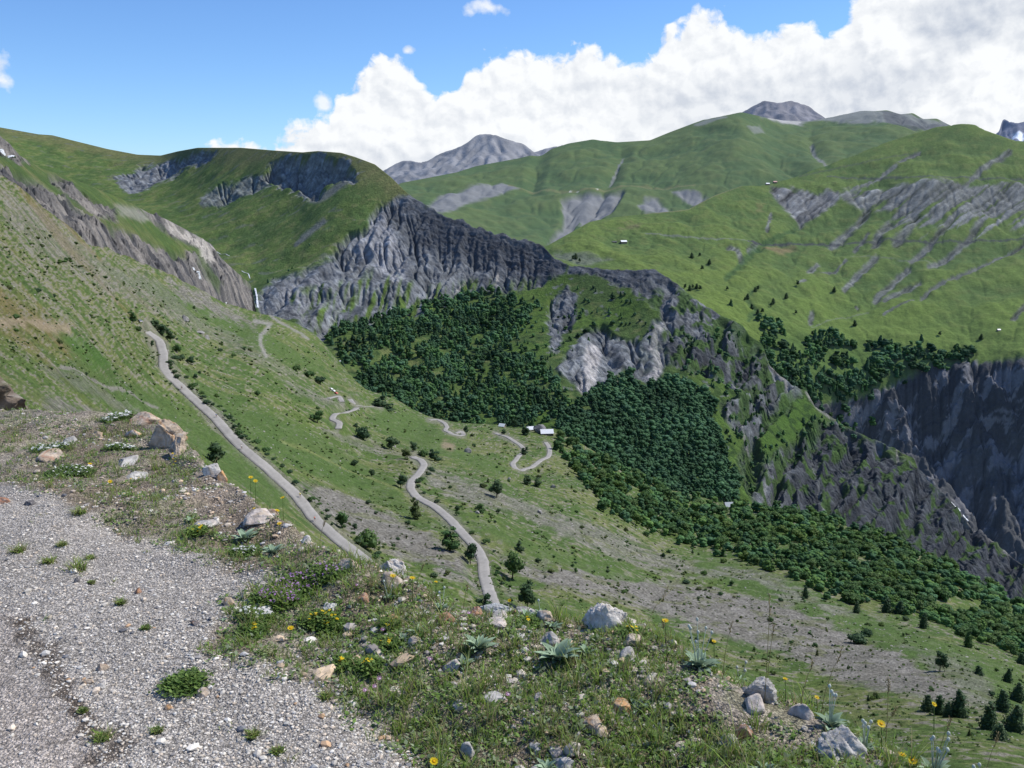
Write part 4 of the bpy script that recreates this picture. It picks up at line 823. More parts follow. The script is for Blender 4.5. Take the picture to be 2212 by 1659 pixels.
def forest_tpl(v, kind, tone):
    k = (v,kind,tone)
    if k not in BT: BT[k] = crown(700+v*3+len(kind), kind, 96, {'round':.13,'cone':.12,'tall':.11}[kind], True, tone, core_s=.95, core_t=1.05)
    return BT[k]
T0 = (.074,.152,.086); T1 = (.084,.172,.084); T2 = (.096,.194,.072); T3 = (.118,.210,.060)
rf = np.random.default_rng(77); items = []; FN = []
for fi, (L, poly, sx, sy, h0, thr, tn) in enumerate(FOR):
    P = np.array(poly); xs = np.arange(P[:,0].min(), P[:,0].max(), sx); ys = np.arange(P[:,1].min(), P[:,1].max()+8, sy)
    X, Y = np.meshgrid(xs, ys); X = X+rf.uniform(-.6,.6,X.shape)*sx+(np.arange(len(ys))%2)[:,None]*sx/2; Y = Y+rf.uniform(-.55,.55,Y.shape)*sy
    X = X.ravel(); Y = Y.ravel(); sd = poly_sd(poly, X, Y)
    ok = (sd+9*noise(X/17,Y/13,5) > 0) & (noise(X/46,Y/30,31+fi)+.5*noise(X/18,Y/13,8) > thr*.55)
    X = X[ok]; Y = Y[ok]
    for (cx, cy, rx, ry) in ((948,871,17,9),(2078,1311,45,18),(1405,1062,9,6),(1365,1075,12,12),(1548,1101,40,5),(1578,1100,10,8),(1175,925,26,12)):
        k_ = ((X-cx)/rx)**2+((Y-cy)/ry)**2 > 1; X = X[k_]; Y = Y[k_]
    pp = L.at(X, Y); D = np.linalg.norm(pp, axis=1)/FL
    for i in range(len(X)):
        kind = 'round'; q = rf.random()
        if tn == 0: kind = 'cone' if q < .30 else ('tall' if q < .6 else 'round'); tone = (T0,T1,T2)[rf.integers(3)]
        elif tn == 1: kind = 'tall' if q < .45 else 'round'; tone = (T0,T1,T1)[rf.integers(3)]
        elif tn == 2: kind = 'tall' if q < .12 else 'round'; tone = (T1,T2,T2,T3)[rf.integers(4)]
        else: kind = 'cone' if q < .4 else 'round'; tone = (T0,T1,T2)[rf.integers(3)]
        h = h0*rf.uniform(.6,1.35)*D[i]; items.append((h/D[i]*(1+ (2000-np.hypot(*pp[i][:2]))/6000), fi, pp[i], h, kind, tone, rf.integers(3), rf.uniform(0,6.28), rf.uniform(.8,1.25)))
order = sorted(range(len(items)), key=lambda i: -items[i][0] if items[i][1] == 2 else 0)
solo = [i for i in order if items[i][1] == 2 and items[i][2][0]*1.0 > -1e9][:300]; solo_set = set(solo)
SM = {}
for i in solo:
    _, fi, p, h, kind, tone, v, rz, sc_ = items[i]
    tn_ = 'broad' if tone != T3 else 'bright'; cm, tm = tpl('tall' if kind == 'tall' else 'round', tn_, 4+int(v))
    o = link('forest_tree', cm, None, p-np.array([0,0,h*.12])); o.rotation_euler = (0,0,rz); nat = 1.15 if kind == 'round' else 1.3; o.scale = (h*nat*sc_, h*nat*sc_, h)
    tag(o, 'rounded green broadleaf tree among others in the forest below the meadow', 'tree', 'broadleaf trees of the valley forest')
for fi, lab in ((0,'dark mixed forest on the valley floor below the shale cliff'),(1,'dense dark wood right of the hamlet'),(2,'broadleaf forest covering the lower slope'),(3,'trees growing along the edge of the gorge'),(4,'scattered trees on the grassy spur')):
    V=[];F=[];Cc=[];k=0
    for i, (_, f_, p, h, kind, tone, v, rz, sc_) in enumerate(items):
        if (f_ if f_ < 4 else (4 if f_ < 8 else 3)) != fi or i in solo_set: continue
        v_, q_, c_ = forest_tpl(v, kind, tone); ca, sa = math.cos(rz), math.sin(rz); R = np.array([[ca,sa,0],[-sa,ca,0],[0,0,1]])
        w_ = {'round':1.15,'tall':1.25,'cone':1.1}[kind]*sc_
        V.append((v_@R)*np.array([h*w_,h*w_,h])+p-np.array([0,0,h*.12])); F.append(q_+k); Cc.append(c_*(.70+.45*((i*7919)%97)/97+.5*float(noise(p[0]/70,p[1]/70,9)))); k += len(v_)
    if not V: continue
    mb = MB(); mb.add(np.concatenate(V), np.concatenate(F), np.concatenate(Cc)); tag(mb.build('forest', M['forest'], smooth=True), lab, 'forest', None, 'stuff')
# single trees on the far pasture, grown where the photo shows them
far_t = zz((230,1190),(258,1195),(275,1185),(298,1190),(316,1200),(270,1005),(315,1000),(372,1040),(328,1095),(595,1240),(580,1255),(640,1205),(655,1195),(620,1300),(735,1285),(745,1275),(680,1330),(655,1335),(876,1340),(1100,1222),(885,1185),(1220,1418),(1718,1475),(1960,1472),(975,1470),(820,1250),(475,1200))+[(1180,545),(1238,560),(1244,556),(1252,562)]
for i, (px, py) in enumerate(far_t):
    p, s = fdist(G, px, py); h = (11,13,9,12)[i%4]*s; cm, tm = tpl('cone' if i%2 else 'round', 'dark', i%2)
    grow('tree', 'small dark tree standing alone on the distant green pasture', 'tree', p, h, h*.8, 'cone' if i%2 else 'round', 'dark', i%2, 'single trees on the far pasture', parts=False)
# ================================================================ HAMLET, CARS, CYCLISTS
WHITE = (.80,.81,.82)
def house(label, px, py, Lx, Ly, hw, hr, rz, L=A, roofc=(.78,.80,.82), wallc=(.22,.19,.16), name='barn', step=True, sink=.3, windows=3):
    p, s = fdist(L, px, py); e = empty(name, p-np.array([0,0,sink]), rz); tag(e, label, 'house')
    m = MB(); x, y = Lx/2, Ly/2
    V = [[-x,-y,-3],[x,-y,-3],[x,y,-3],[-x,y,-3],[-x,-y,hw],[x,-y,hw],[x,y,hw],[-x,y,hw],[-x,0,hw+hr],[x,0,hw+hr]]
    m.add(V, [[0,1,5,4],[2,3,7,6],[1,2,6,5],[3,0,4,7],[5,6,9,9],[7,4,8,8]], wallc); m.build('wall', M['stonewall'], e, smooth=False)
    r = MB(); o = .6; t = .18
    for sg in (-1,1):
        yo = sg*(y+o); zo = hw-hr*o/y
        q = [[-x-o,yo,zo+.05],[x+o,yo,zo+.05],[x+o,0,hw+hr+.05],[-x-o,0,hw+hr+.05]]; q2 = [[a,b,c+t] for a,b,c in q]
        r.add(q+q2, [[0,1,2,3],[7,6,5,4],[0,4,5,1],[1,5,6,2],[2,6,7,3],[3,7,4,0]], roofc)
    rr = r.build('roof', M['metal_roof'], e, smooth=False)
    if Lx > 9: MB().box((x*.4,y*.25,hw+hr*.9),(.8,.8,1.6),(.25,.22,.2)).build('chimney', M['stonewall'], rr, smooth=False)
    for i in range(windows):
        xx = -x+Lx*(i+.5)/windows; fr = MB().box((xx,-y-.03,hw*.55),(1.0,.10,1.1),(.30,.22,.15)).build('window', M['paint'], e, smooth=False)
        MB().box((xx,-y-.10,hw*.55),(.8,.05,.9),(.03,.035,.04)).build('pane', M['paint'], fr, smooth=False)
    MB().box((-x+1.4,-y-.05,1.0),(1.2,.12,2.0),(.13,.09,.06)).build('door', M['paint'], e, smooth=False)
    return e
house('largest hamlet building with a long white metal roof right of the grey boulder', 1181, 940, 13.5, 9, 3.4, 3.4, math.radians(6))
e2 = house('white roofed barn just left of the big grey hamlet boulder', 1146, 930, 8, 7, 2.6, 2.6, math.radians(10), windows=2)
house('small white roofed hut farthest left in the hamlet', 1085, 921, 6.5, 5.5, 2.2, 2.4, math.radians(-24), windows=2)
house('grey roofed house half hidden among the trees of the valley forest', 1576, 1098, 10, 8, 4, 3.2, .1, A, roofc=(.36,.40,.43), windows=2)
house('low white roofed shed beside the track in the valley forest', 1545, 1106, 12, 5, 2.6, 1.4, .3, A, windows=2)
house('white roofed alpine hut alone on the distant green shoulder', 1347, 519, 20, 10, 4, 4, .35, G, windows=3)
house('low dark shed next to the lone alpine hut', 1327, 518, 14, 7, 2, 1.5, .2, G, roofc=(.12,.12,.12), windows=2)
house('left one of two tiny white buildings on the far ridge road', 1658, 398, 14, 8, 4, 3, .2, G, windows=2)
house('right one of two tiny buildings on the far ridge, red roofed', 1674, 395, 14, 8, 4, 3, .2, G, roofc=(.45,.22,.2), windows=2)
house('tiny white hut on the pasture far right above the gorge forest', 2157, 714, 8, 6, 3, 2, .2, G, windows=2)
# rocks ---------------------------------------------------------------------------------
def rock_mesh(seed, dims, sub=4, base=(.36,.33,.29), tint=None, facets=13, rough=.16, lichen=.3, sharp=1.0, holes=0):
    r = np.random.default_rng(seed); V0, F0 = ICO[sub]; V = np.sign(V0)*np.abs(V0)**r.uniform(.60,.85); th = r.uniform(0,1.5); V = V@np.array([[math.cos(th),math.sin(th),0],[-math.sin(th),math.cos(th),0],[0,0,1]])
    ax = [V[:,0],V[:,1],V[:,2]]
    for i in range(facets):
        n = r.normal(size=3); n /= np.linalg.norm(n); d = r.uniform(.50,.95); s_ = V@n-d; V = V-np.where(s_ > 0, s_*sharp, 0)[:,None]*n
    n3 = lambda P, f, sd: fbm(P[:,0]*f+P[:,2]*f*.7, P[:,1]*f-P[:,2]*f*.6, 4, sd)
    V = V*(1+rough*.6*n3(V,1.6,seed)+rough*.45*n3(V,4.5,seed+5)+rough*.22*n3(V,12,seed+6))[:,None]
    lay = fbm(V[:,2]*7+V[:,0]*1.5, V[:,1]*.8, 3, seed+2); V[:,:2] *= ((1+.06*lay)*(1-.26*V[:,2]))[:,None]
    ho = np.zeros(len(V))
    for i in range(holes):
        c = V0[r.integers(len(V0))].copy(); c[1] = -abs(c[1]); c[2] = abs(c[2])*.6; dd = np.linalg.norm(V0-c,axis=1); hm = np.exp(-(dd/.26)**2); V *= (1-.38*hm)[:,None]; ho = np.maximum(ho, hm)
    base = np.array(base); q = n3(V0,2.2,seed+9); q2 = n3(V0,8,seed+11)
    C = base*(1+.28*q+.30*q2)[:,None]; tint = np.array(tint if tint is not None else base*1.2)
    C = mix(C, tint, sstep(.05,.35,n3(V0,1.7,seed+21))*.75); C = mix(C, V3(.12,.115,.105), sstep(.18,.42,n3(V0,5.5,seed+31))*lichen); C = mix(C, V3(.62,.60,.56), sstep(.25,.45,n3(V0,9,seed+41))*lichen)
    C = C*(1-.65*ho[:,None])
    return V*np.array(dims)/2, F0, C
p, s = fdist(A, 1163, 936); v, f, c = rock_mesh(5, (17,14,15), 3, (.20,.195,.20), facets=9)
tag(MB().add(v, f, c).build('boulder', M['rock'], smooth=False, loc=p+np.array([0,0,3.2])), 'huge dark grey boulder between the two main hamlet buildings', 'boulder')
for i, (px, py, w_, h_, lab) in enumerate([(1011,977,18,13,'grey boulder on the green shoulder below the middle road loop'),(398,690,16,12,'grey crag above the bush row of the upper road'),(430,718,20,8,'cracked grey crag on the slope right of the upper bend'),(446,728,12,9,'pale boulder at the lower end of the crag'),(1099,1037,10,9,'small boulder below the hamlet road loop'),(1195,1052,11,9,'grey boulder on the slope under the hamlet road'),(1166,1107,11,11,'grey boulder on the pale scree right of the big round bush'),(1031,1112,10,7,'boulder on the turf left of the lower road bush'),(1800,1392,9,6,'dark boulder on the wide grey scree')]):
    p, s = fdist(A, px, py); v, f, c = rock_mesh(60+i, (w_*s, w_*s*.8, h_*s*1.2), 3, (.27,.26,.255), facets=10)
    tag(MB().add(v, f, c).build('boulder', M['rock'], smooth=False, loc=p+np.array([0,0,h_*s*.25])), lab, 'boulder')
# cars ----------------------------------------------------------------------------------
def car(label, p, rz, colr):
    e = empty('parked_car', p, rz); tag(e, label, 'car')
    prof = [(-2.1,.35),(-2.15,.75),(-1.9,.95),(-1.3,1.02),(-.85,1.42),(.75,1.45),(1.35,1.0),(1.95,.88),(2.12,.65),(2.1,.35)]
    n = len(prof); V = []
    for yy, k in ((-.85,1),(.85,1)): V += [[a, yy*(.82 if b > 1.1 else 1), b] for a, b in prof]
    F = [[i,(i+1)%n,n+(i+1)%n,n+i] for i in range(n)]; m = MB().add(V, F, colr)
    for s_ in (0,n): m.add([V[s_+i] for i in range(n)]+[[0,(-.85 if s_==0 else .85),.7]], [[i,(i+1)%n,n,n] for i in range(n)], colr)
    m.build('body', M['paint'], e, smooth=False)
    w_ = MB(); 
    for yy in (-.80,.80): w_.add([[-1.2,yy*.985,1.05],[1.2,yy*.985,1.05],[.7,yy*.90,1.38],[-.8,yy*.90,1.38]], [[0,1,2,3]], (.03,.035,.04))
    w_.build('window', M['paint'], e, smooth=False)
    for sx in (-1.3,1.3):
        for sy in (-.82,.82):
            t = MB(); t.tube([(sx,sy-.1,.32),(sx,sy+.1,.32)], .32, 14, (.02,.02,.02)); ty = t.build('wheel', M['paint'], e); MB().tube([(sx,sy-.11,.32),(sx,sy+.11,.32)], .18, 10, (.4,.4,.4)).build('rim', M['paint'], ty)
    return e
for px, py, cc_, lab in ((715,842,(.75,.76,.78),'white car highest in the hairpin lay-by'),(720.5,846,(.8,.8,.8),'second white car in the hairpin lay-by'),(726,850,(.55,.06,.05),'red car parked in the hairpin lay-by'),(302,696,(.10,.11,.13),'dark car on the track at the head of the upper road')):
    p, s = fdist(A, px, py); car(lab, p+np.array([0,0,.15]), -.7, cc_)
# cyclists -------------------------------------------------------------------------------
def skin_mesh(name, pts, edges, radii, root, mat, sub=1):
    me = bpy.data.meshes.new(name); me.from_pydata(pts, edges, []); o = bpy.data.objects.new(name, me); COL.objects.link(o)
    sm = o.modifiers.new('s', 'SKIN'); sm.use_smooth_shade = True
    for i, r_ in enumerate(radii): me.skin_vertices[0].data[i].radius = (r_, r_)
    me.skin_vertices[0].data[root].use_root = True
    if sub: m2 = o.modifiers.new('u', 'SUBSURF'); m2.levels = sub; m2.render_levels = sub
    dg = bpy.context.evaluated_depsgraph_get(); nm = bpy.data.meshes.new_from_object(o.evaluated_get(dg)); nm.name = name
    bpy.data.objects.remove(o); nm.materials.clear(); nm.materials.append(mat)
    return nm
def flat(name, c, rough=.7):
    m, nt, b = new_mat(name); b.inputs['Base Color'].default_value = (*c,1); b.inputs['Roughness'].default_value = rough; return m
skinm = flat('skin', (.55,.34,.24)); blackm = flat('black_lycra', (.02,.02,.022)); hairm = flat('hair', (.06,.04,.03))
# rider seated and leaning to the bars; +x is the riding direction
J = {'pel':(-.22,0,.98),'bel':(-.10,0,1.12),'che':(.08,0,1.30),'nec':(.19,0,1.42),'hea':(.27,0,1.54),'hed':(.30,0,1.64),
 'shl':(.11,.19,1.37),'shr':(.11,-.19,1.37),'ell':(.28,.24,1.14),'elr':(.28,-.24,1.14),'wrl':(.47,.22,1.03),'wrr':(.47,-.22,1.03),'hal':(.54,.21,1.02),'har':(.54,-.21,1.02),
 'hil':(-.20,.10,.94),'hir':(-.20,-.10,.94),'knl':(.15,.12,.82),'knr':(.08,-.12,.60),'anl':(-.02,.11,.46),'anr':(-.02,-.11,.20),'tol':(.14,.11,.41),'tor':(.13,-.11,.13)}
ks = list(J); E = [('pel','bel'),('bel','che'),('che','nec'),('nec','hea'),('hea','hed'),('che','shl'),('che','shr'),('shl','ell'),('shr','elr'),('ell','wrl'),('elr','wrr'),('wrl','hal'),('wrr','har'),('pel','hil'),('pel','hir'),('hil','knl'),('hir','knr'),('knl','anl'),('knr','anr'),('anl','tol'),('anr','tor')]
Rr = {'pel':.13,'bel':.115,'che':.135,'nec':.06,'hea':.085,'hed':.08,'shl':.06,'shr':.06,'ell':.042,'elr':.042,'wrl':.028,'wrr':.028,'hal':.035,'har':.035,'hil':.09,'hir':.09,'knl':.058,'knr':.058,'anl':.038,'anr':.038,'tol':.035,'tor':.035}
body = skin_mesh('body', [J[k] for k in ks], [(ks.index(a), ks.index(b)) for a, b in E], [Rr[k] for k in ks], 0, skinm, 2)
def sub_skin(keys, edges, grow_, mat, nm): return skin_mesh(nm, [J[k] for k in keys], [(keys.index(a), keys.index(b)) for a, b in edges], [Rr[k]+grow_ for k in keys], 0, mat, 1)
jk = ['pel','bel','che','shl','shr','ell','elr']; je = [('pel','bel'),('bel','che'),('che','shl'),('che','shr'),('shl','ell'),('shr','elr')]
sk_ = ['pel','hil','hir','knl','knr']; se = [('pel','hil'),('pel','hir'),('hil','knl'),('hir','knr')]
shorts = sub_skin(sk_, se, .022, blackm, 'shorts')
def wheel_mesh(cx):
    m = MB(); n = 28; pts = [(cx+.33*math.cos(2*PI*k/n), 0, .34+.33*math.sin(2*PI*k/n)) for k in range(n+1)]; m.tube(pts, .014, 5, (.02,.02,.02), cap=False)
    for k in range(10): m.tube([(cx,0,.34),(cx+.32*math.cos(2*PI*k/10),0,.34+.32*math.sin(2*PI*k/10))], .003, 3, (.5,.5,.5), cap=False)
    return m.mesh('wheel', M['paint'])
wm = [wheel_mesh(-.50), wheel_mesh(.50)]
fb = MB(); bb = (-.08,0,.30); st_ = (-.22,0,.84); hd = (.36,0,.84)
for a, b in ((bb,st_),(bb,(.38,0,.74)),(st_,(.36,0,.82)),((.36,0,.95),(.50,0,.34)),(st_,(-.50,0,.34)),(bb,(-.50,0,.34))): fb.tube([a,b], .017, 6, (.5,.1,.08))
frame_m = fb.mesh('frame', M['paint']); hb = MB(); hb.tube([(.44,-.20,.98),(.44,.20,.98)], .013, 6, (.03,.03,.03)); hb.tube([(.36,0,.93),(.44,0,.98)], .014, 6, (.03,.03,.03))
for sy in (-.2,.2): hb.tube([(.44,sy,.98),(.54,sy,.98),(.56,sy,.90),(.47,sy,.85)], .012, 6, (.03,.03,.03))
hb_m = hb.mesh('handlebar', M['paint']); sd_ = MB().box((-.26,0,.88),(.27,.12,.05),(.02,.02,.02)); sd_.tube([(-.22,0,.80),(-.24,0,.87)], .014, 6, (.3,.3,.3)); sad_m = sd_.mesh('saddle', M['paint'])
vh, fh = ICO[2]; vh = vh*np.array([.155,.115,.10]); vh[:,2] = np.maximum(vh[:,2], -.02); 
CY = [(381,829,(.15,.17,.22),'dark grey','farthest up the upper road','(dark)'),(473,908,(.12,.2,.45),'blue','on the upper road above the middle stretch',''),(550,978,(.85,.85,.85),'white','midway down the upper road',''),(645,1081,(.75,.72,.05),'yellow','on the lower part of the upper road',''),(702,1133,(.75,.12,.08),'red','lowest on the upper road','')]
rd = road_data['upper'][0]
for i, (px, py, jc, cn, where, _) in enumerate(CY):
    p, s = fdist(A, px, py); j = int(np.argmin(np.hypot(rd[:,0]-p[0], rd[:,1]-p[1]))); d = rd[max(j-3,0)]-rd[min(j+3,len(rd)-1)]; ang = math.atan2(d[1], d[0])
    p = rd[j].copy(); sd = (-1)**i*.8; p[0] += -math.sin(ang)*sd; p[1] += math.cos(ang)*sd; p[2] += .10
    b_ = tag(empty('bicycle', p, ang), f'road bicycle under the rider in the {cn} jersey on the upper road', 'bicycle'); 
    link('frame', frame_m, b_); link('handlebar', hb_m, b_); link('saddle', sad_m, b_)
    for m_ in wm: link('wheel', m_, b_)
    q = tag(empty('person', p, ang), f'cyclist in a {cn} jersey and helmet riding {where}', 'person'); link('body', body, q); link('shorts', shorts, q)
    link('jersey', sub_skin(jk, je, .020, flat('jersey_'+cn.replace(' ','_'), jc), 'jersey'), q)
    MB().add(vh+np.array([.30,0,1.70]), fh, (.8,.8,.8) if i%2 else (.1,.1,.1)).build('helmet', M['paint'], q)
# ================================================================ FOREGROUND: the gravel lay-by and its verge
HC = 1.6
def gp(px, py): 
    p = pos(px, py, 1.0); return p[...,:2]*(HC/-p[...,2:3])
rimF = [(-500,880),(-200,880),(0,885),(120,890),(250,893),(330,905),(400,955),(455,1010),(520,1060),(600,1135),(690,1190),(780,1225),(850,1232),(940,1280),(1030,1325),(1120,1330),(1200,1335),(1300,1350),(1390,1362),(1480,1420),(1570,1470),(1660,1500),(1740,1555),(1830,1600),(1910,1645),(1990,1690),(2212,1800),(2700,2100)]
rim = gp([a for a,b in rimF], [b for a,b in rimF]); raz = np.arctan2(rim[:,0], rim[:,1]); rr_ = np.hypot(rim[:,0], rim[:,1])
def W2(poly): return gp([a for a,b in poly], [b for a,b in poly])
gravelP = W2([(-700,1000),(-100,1015),(0,1035),(60,1052),(130,1080),(165,1105),(215,1130),(290,1155),(370,1180),(400,1202),(470,1207),(520,1228),(560,1240),(610,1262),(530,1290),(480,1345),(435,1400),(470,1432),(560,1450),(620,1475),(690,1492),(740,1530),(800,1545),(835,1590),(880,1625),(910,1670),(960,1800),(1050,2300),(-1500,2600),(-1500,1200)])
fineP = W2([(-900,1330),(0,1335),(60,1345),(70,1400),(120,1440),(150,1520),(190,1570),(240,1640),(300,1700),(300,2300),(-1500,2600),(-1500,1400)])
def fgz(x, y):
    r = np.hypot(x, y); a = np.arctan2(x, y); d = r-np.interp(a, raz, rr_)+.10*fbm(x*1.3,y*1.3,3,201)
    k = .62+.25*sstep(-.5,-.1,a); drop = k*(np.sqrt(np.maximum(d+.12,0)**2+.05)-.2236)
    g = sstep(-.05,.25,poly_sd(gravelP, x, y, 20))
    z = -HC-drop+.035*fbm(x*.8,y*.8,3,202)+(1-g)*(.055*fbm(x*2.1,y*2.1,4,203)+.03*sstep(.9,.0,np.abs(d)))
    return z+.006*fbm(x*9,y*9,3,204)
az_ = np.radians(np.linspace(-80, 80, 760)); rad = np.concatenate([np.linspace(.25,1.6,50)[:-1], np.geomspace(1.6, 11, 640), np.geomspace(11.2, 15, 14)])
RR, AZ = np.meshgrid(rad, az_, indexing='ij'); X = RR*np.sin(AZ); Y = RR*np.cos(AZ); Z = fgz(X, Y)
gsd = poly_sd(gravelP, X, Y, 20); fsd = poly_sd(fineP, X, Y, 20)
n1 = fbm(X*2,Y*2,4,211); n2 = fbm(X*9,Y*9,3,212); n3 = fbm(X*45,Y*45,2,213)
Cg = np.zeros(X.shape+(3,))+V3(.52,.475,.42); Cg = mix(Cg, V3(.62,.565,.50), sstep(-.2,.4,n1)*.6); Cg = mix(Cg, V3(.60,.52,.45), sstep(-.05,.12,fsd+n1*.1)*.75)
dirt = mix(np.zeros(X.shape+(3,))+V3(.33,.27,.20), V3(.48,.42,.34), sstep(-.3,.35,n1+n2*.4)); dirt = mix(dirt, V3(.20,.22,.08), sstep(.0,.4,n2+n1*.3)*.4)
# paler rubble where the verge is bare
rub = W2([(440,1010),(520,1080),(620,1140),(720,1190),(640,1200),(560,1190),(520,1150),(440,1100),(380,1060)]); rb = sstep(-.1,.15,poly_sd(rub,X,Y,20)+n1*.2)
dirt = mix(dirt, V3(.42,.33,.25), rb*.7)
Cg = mix(Cg, np.zeros(3), np.zeros(X.shape)); gm = sstep(.04,-.06,gsd+n1*.10+n2*.04); Cg = Cg*(1-gm[...,None])+dirt*gm[...,None]
for pl, sc_ in (([(60,1345),(75,1395),(110,1425),(140,1500),(190,1555),(215,1600)],.055),([(180,1575),(225,1590),(240,1615),(200,1620)],.10),([(0,1330),(30,1345),(40,1350)],.09),([(150,1500),(170,1525)],.05)):
    Cg = mix(Cg, V3(.15,.115,.085), (1-sstep(.1,1,line_d(W2(pl),X,Y,5)/sc_+n2*.9+n1*.5))*.75)
Cg *= (1+.22*n3+.08*n2)[...,None]
mg, nt, b = new_mat('gravel_and_soil'); at = N(nt, 'ShaderNodeAttribute', attribute_name='Col').outputs['Color']; tcn = nt.nodes.new('ShaderNodeTexCoord').outputs['Object']
c = at; hts = []
for sc_, amp_ in ((95,.55),(210,.45)):
    v = nt.nodes.new('ShaderNodeTexVoronoi'); v.inputs['Scale'].default_value = sc_; nt.links.new(tcn, v.inputs['Vector'])
    sx = nt.nodes.new('ShaderNodeSeparateColor'); nt.links.new(v.outputs['Color'], sx.inputs[0]); g_ = ramp(nt, sx.outputs[0], 0, 1, 1-amp_, 1+amp_*.8)
    ed = ramp(nt, v.outputs['Distance'], .25, .75, 1.0, .55); g_ = mth(nt,'MULTIPLY',g_,ed); cm = nt.nodes.new('ShaderNodeCombineColor')
    for i in range(3): nt.links.new(g_, cm.inputs[i])
    c = mixc(nt, .85, c, cm.outputs[0], 'MULTIPLY'); hts.append(mth(nt,'MULTIPLY',v.outputs['Distance'],-.010*95/sc_))
nt.links.new(c, b.inputs['Base Color']); bn = nt.nodes.new('ShaderNodeBump'); bn.inputs['Distance'].default_value = 1; bn.inputs['Strength'].default_value = .8
nt.links.new(mth(nt,'ADD',hts[0],hts[1]), bn.inputs['Height']); nt.links.new(bn.outputs[0], b.inputs['Normal'])
H, W = X.shape; i_ = np.arange(H*W).reshape(H,W); Fq = np.stack([i_[:-1,:-1].ravel(), i_[1:,:-1].ravel(), i_[1:,1:].ravel(), i_[:-1,1:].ravel()], 1)[:, ::-1]
tag(link('gravel_ground', mesh_np('gravel_ground', np.stack([X,Y,Z],-1).reshape(-1,3), Fq, mg, Cg.reshape(-1,3))), kind='structure')
# ground between the verge and the slope further down
fr = A.P[0]; fa = np.arctan2(fr[:,0], fr[:,1]); frr = np.hypot(fr[:,0], fr[:,1]); rows_ = []
for t in np.linspace(0, 1, 60)**1.3:
    r_ = frr*(1-t)+13*t; x_ = r_*np.sin(fa); y_ = r_*np.cos(fa); z0 = fgz(13*np.sin(fa), 13*np.cos(fa))-.15
    z_ = fr[:,2]+(z0-fr[:,2])*((frr-r_)/(frr-13)); rows_.append(np.stack([x_, y_, z_-.25*t+1.1*math.sin(PI*t)*fbm(x_/9,y_/9,4,231)], 1))
Q = np.array(rows_); H, W = Q.shape[:2]; i_ = np.arange(H*W).reshape(H,W); nn_ = fbm(Q[...,0]/7,Q[...,1]/7,4,232); n5_ = fbm(Q[...,0]/1.5,Q[...,1]/1.5,4,233)
cq = mix(np.zeros(Q.shape)+GR2, GR1, sstep(-.3,.3,nn_)); cq = mix(cq, SCREE*.85, sstep(.1,.4,nn_*.5+n5_)*.8); cq = mix(cq, V3(.05,.09,.025), sstep(.2,.45,-n5_)*.7)
tag(link('hillside', mesh_np('hillside', Q.reshape(-1,3), np.stack([i_[:-1,:-1].ravel(), i_[1:,:-1].ravel(), i_[1:,1:].ravel(), i_[:-1,1:].ravel()], 1), M['near'], cq.reshape(-1,3))), kind='structure')
def G3(px, py):
    q = gp(px, py)
    for _ in range(6):
        z = fgz(q[...,0], q[...,1]); d = pos(px, py, 1.0); k = z/d[...,2]; q2 = d[...,:2]*k[...,None] if hasattr(k,'shape') else d[...,:2]*k; q = q*.5+q2*.5
    return np.concatenate([q, np.asarray(fgz(q[...,0], q[...,1]))[...,None]], -1)
def G0(px, py):
    """foot of a thing that stands on the verge (never out over the drop)"""
    q = gp(float(px), float(py)); a = math.atan2(q[0], q[1]); r = min(float(np.hypot(*q)), float(np.interp(a, raz, rr_))+.12)
    x_, y_ = r*math.sin(a), r*math.cos(a); return np.array([x_, y_, float(fgz(np.array(x_), np.array(y_)))])
# ---- loose gravel -------------------------------------------------------------------
def stones(n, sizes, poly, sd, seed, name, label, cols_, rmax=9, sub=1, inside=True, dens=None):
    r = np.random.default_rng(seed); a = np.radians(r.uniform(-36,36,n*3)); rr = np.exp(r.uniform(np.log(1.7), np.log(rmax), n*3)); x_ = rr*np.sin(a); y_ = rr*np.cos(a)
    s_ = poly_sd(poly, x_, y_, 20); ok = (s_ > sd) if inside else (s_ < sd)
    rim_ = np.interp(a, raz, rr_); ok &= rr < rim_+.25
    if dens is not None: ok &= dens(x_, y_, r)
    x_ = x_[ok][:n]; y_ = y_[ok][:n]; m = len(x_); z_ = fgz(x_, y_); V0, F0 = ICO[sub]; k = len(V0)
    s = np.exp(r.uniform(np.log(sizes[0]), np.log(sizes[1]), m))*(.7+.6*r.random(m)**3*2)
    V = V0[None]*(s[:,None,None]*np.stack([r.uniform(.7,1.3,m), r.uniform(.7,1.3,m), r.uniform(.35,.8,m)],1)[:,None,:])*(.72+.5*r.random((m,k,1)))
    an = r.uniform(0,6.28,m); ca, sa = np.cos(an)[:,None], np.sin(an)[:,None]; V = np.stack([V[...,0]*ca-V[...,1]*sa, V[...,0]*sa+V[...,1]*ca, V[...,2]],-1)
    V += np.stack([x_,y_,z_+s*.18],1)[:,None,:]; Fm = F0[None]+np.arange(m)[:,None,None]*k
    pal = np.array(cols_); C = pal[r.integers(len(pal), size=m)]*r.uniform(.7,1.3,(m,1)); C = np.repeat(C[:,None,:], k, 1)
    o = link(name, mesh_np(name, V.reshape(-1,3), Fm.reshape(-1,3), M['pebble'], C.reshape(-1,3), smooth=False)); tag(o, label, 'gravel', None, 'stuff'); return o
PG = [(.58,.54,.47),(.64,.59,.51),(.50,.46,.40),(.34,.32,.30),(.70,.65,.57),(.58,.49,.39),(.52,.50,.46),(.54,.47,.38)]
stones(46000, (.0022,.0050), gravelP, -.03, 301, 'gravel', 'loose grey gravel covering the lay-by', PG, dens=lambda x,y,r: r.random(len(x)) < .88-.76*(poly_sd(fineP,x,y,9) > .03))
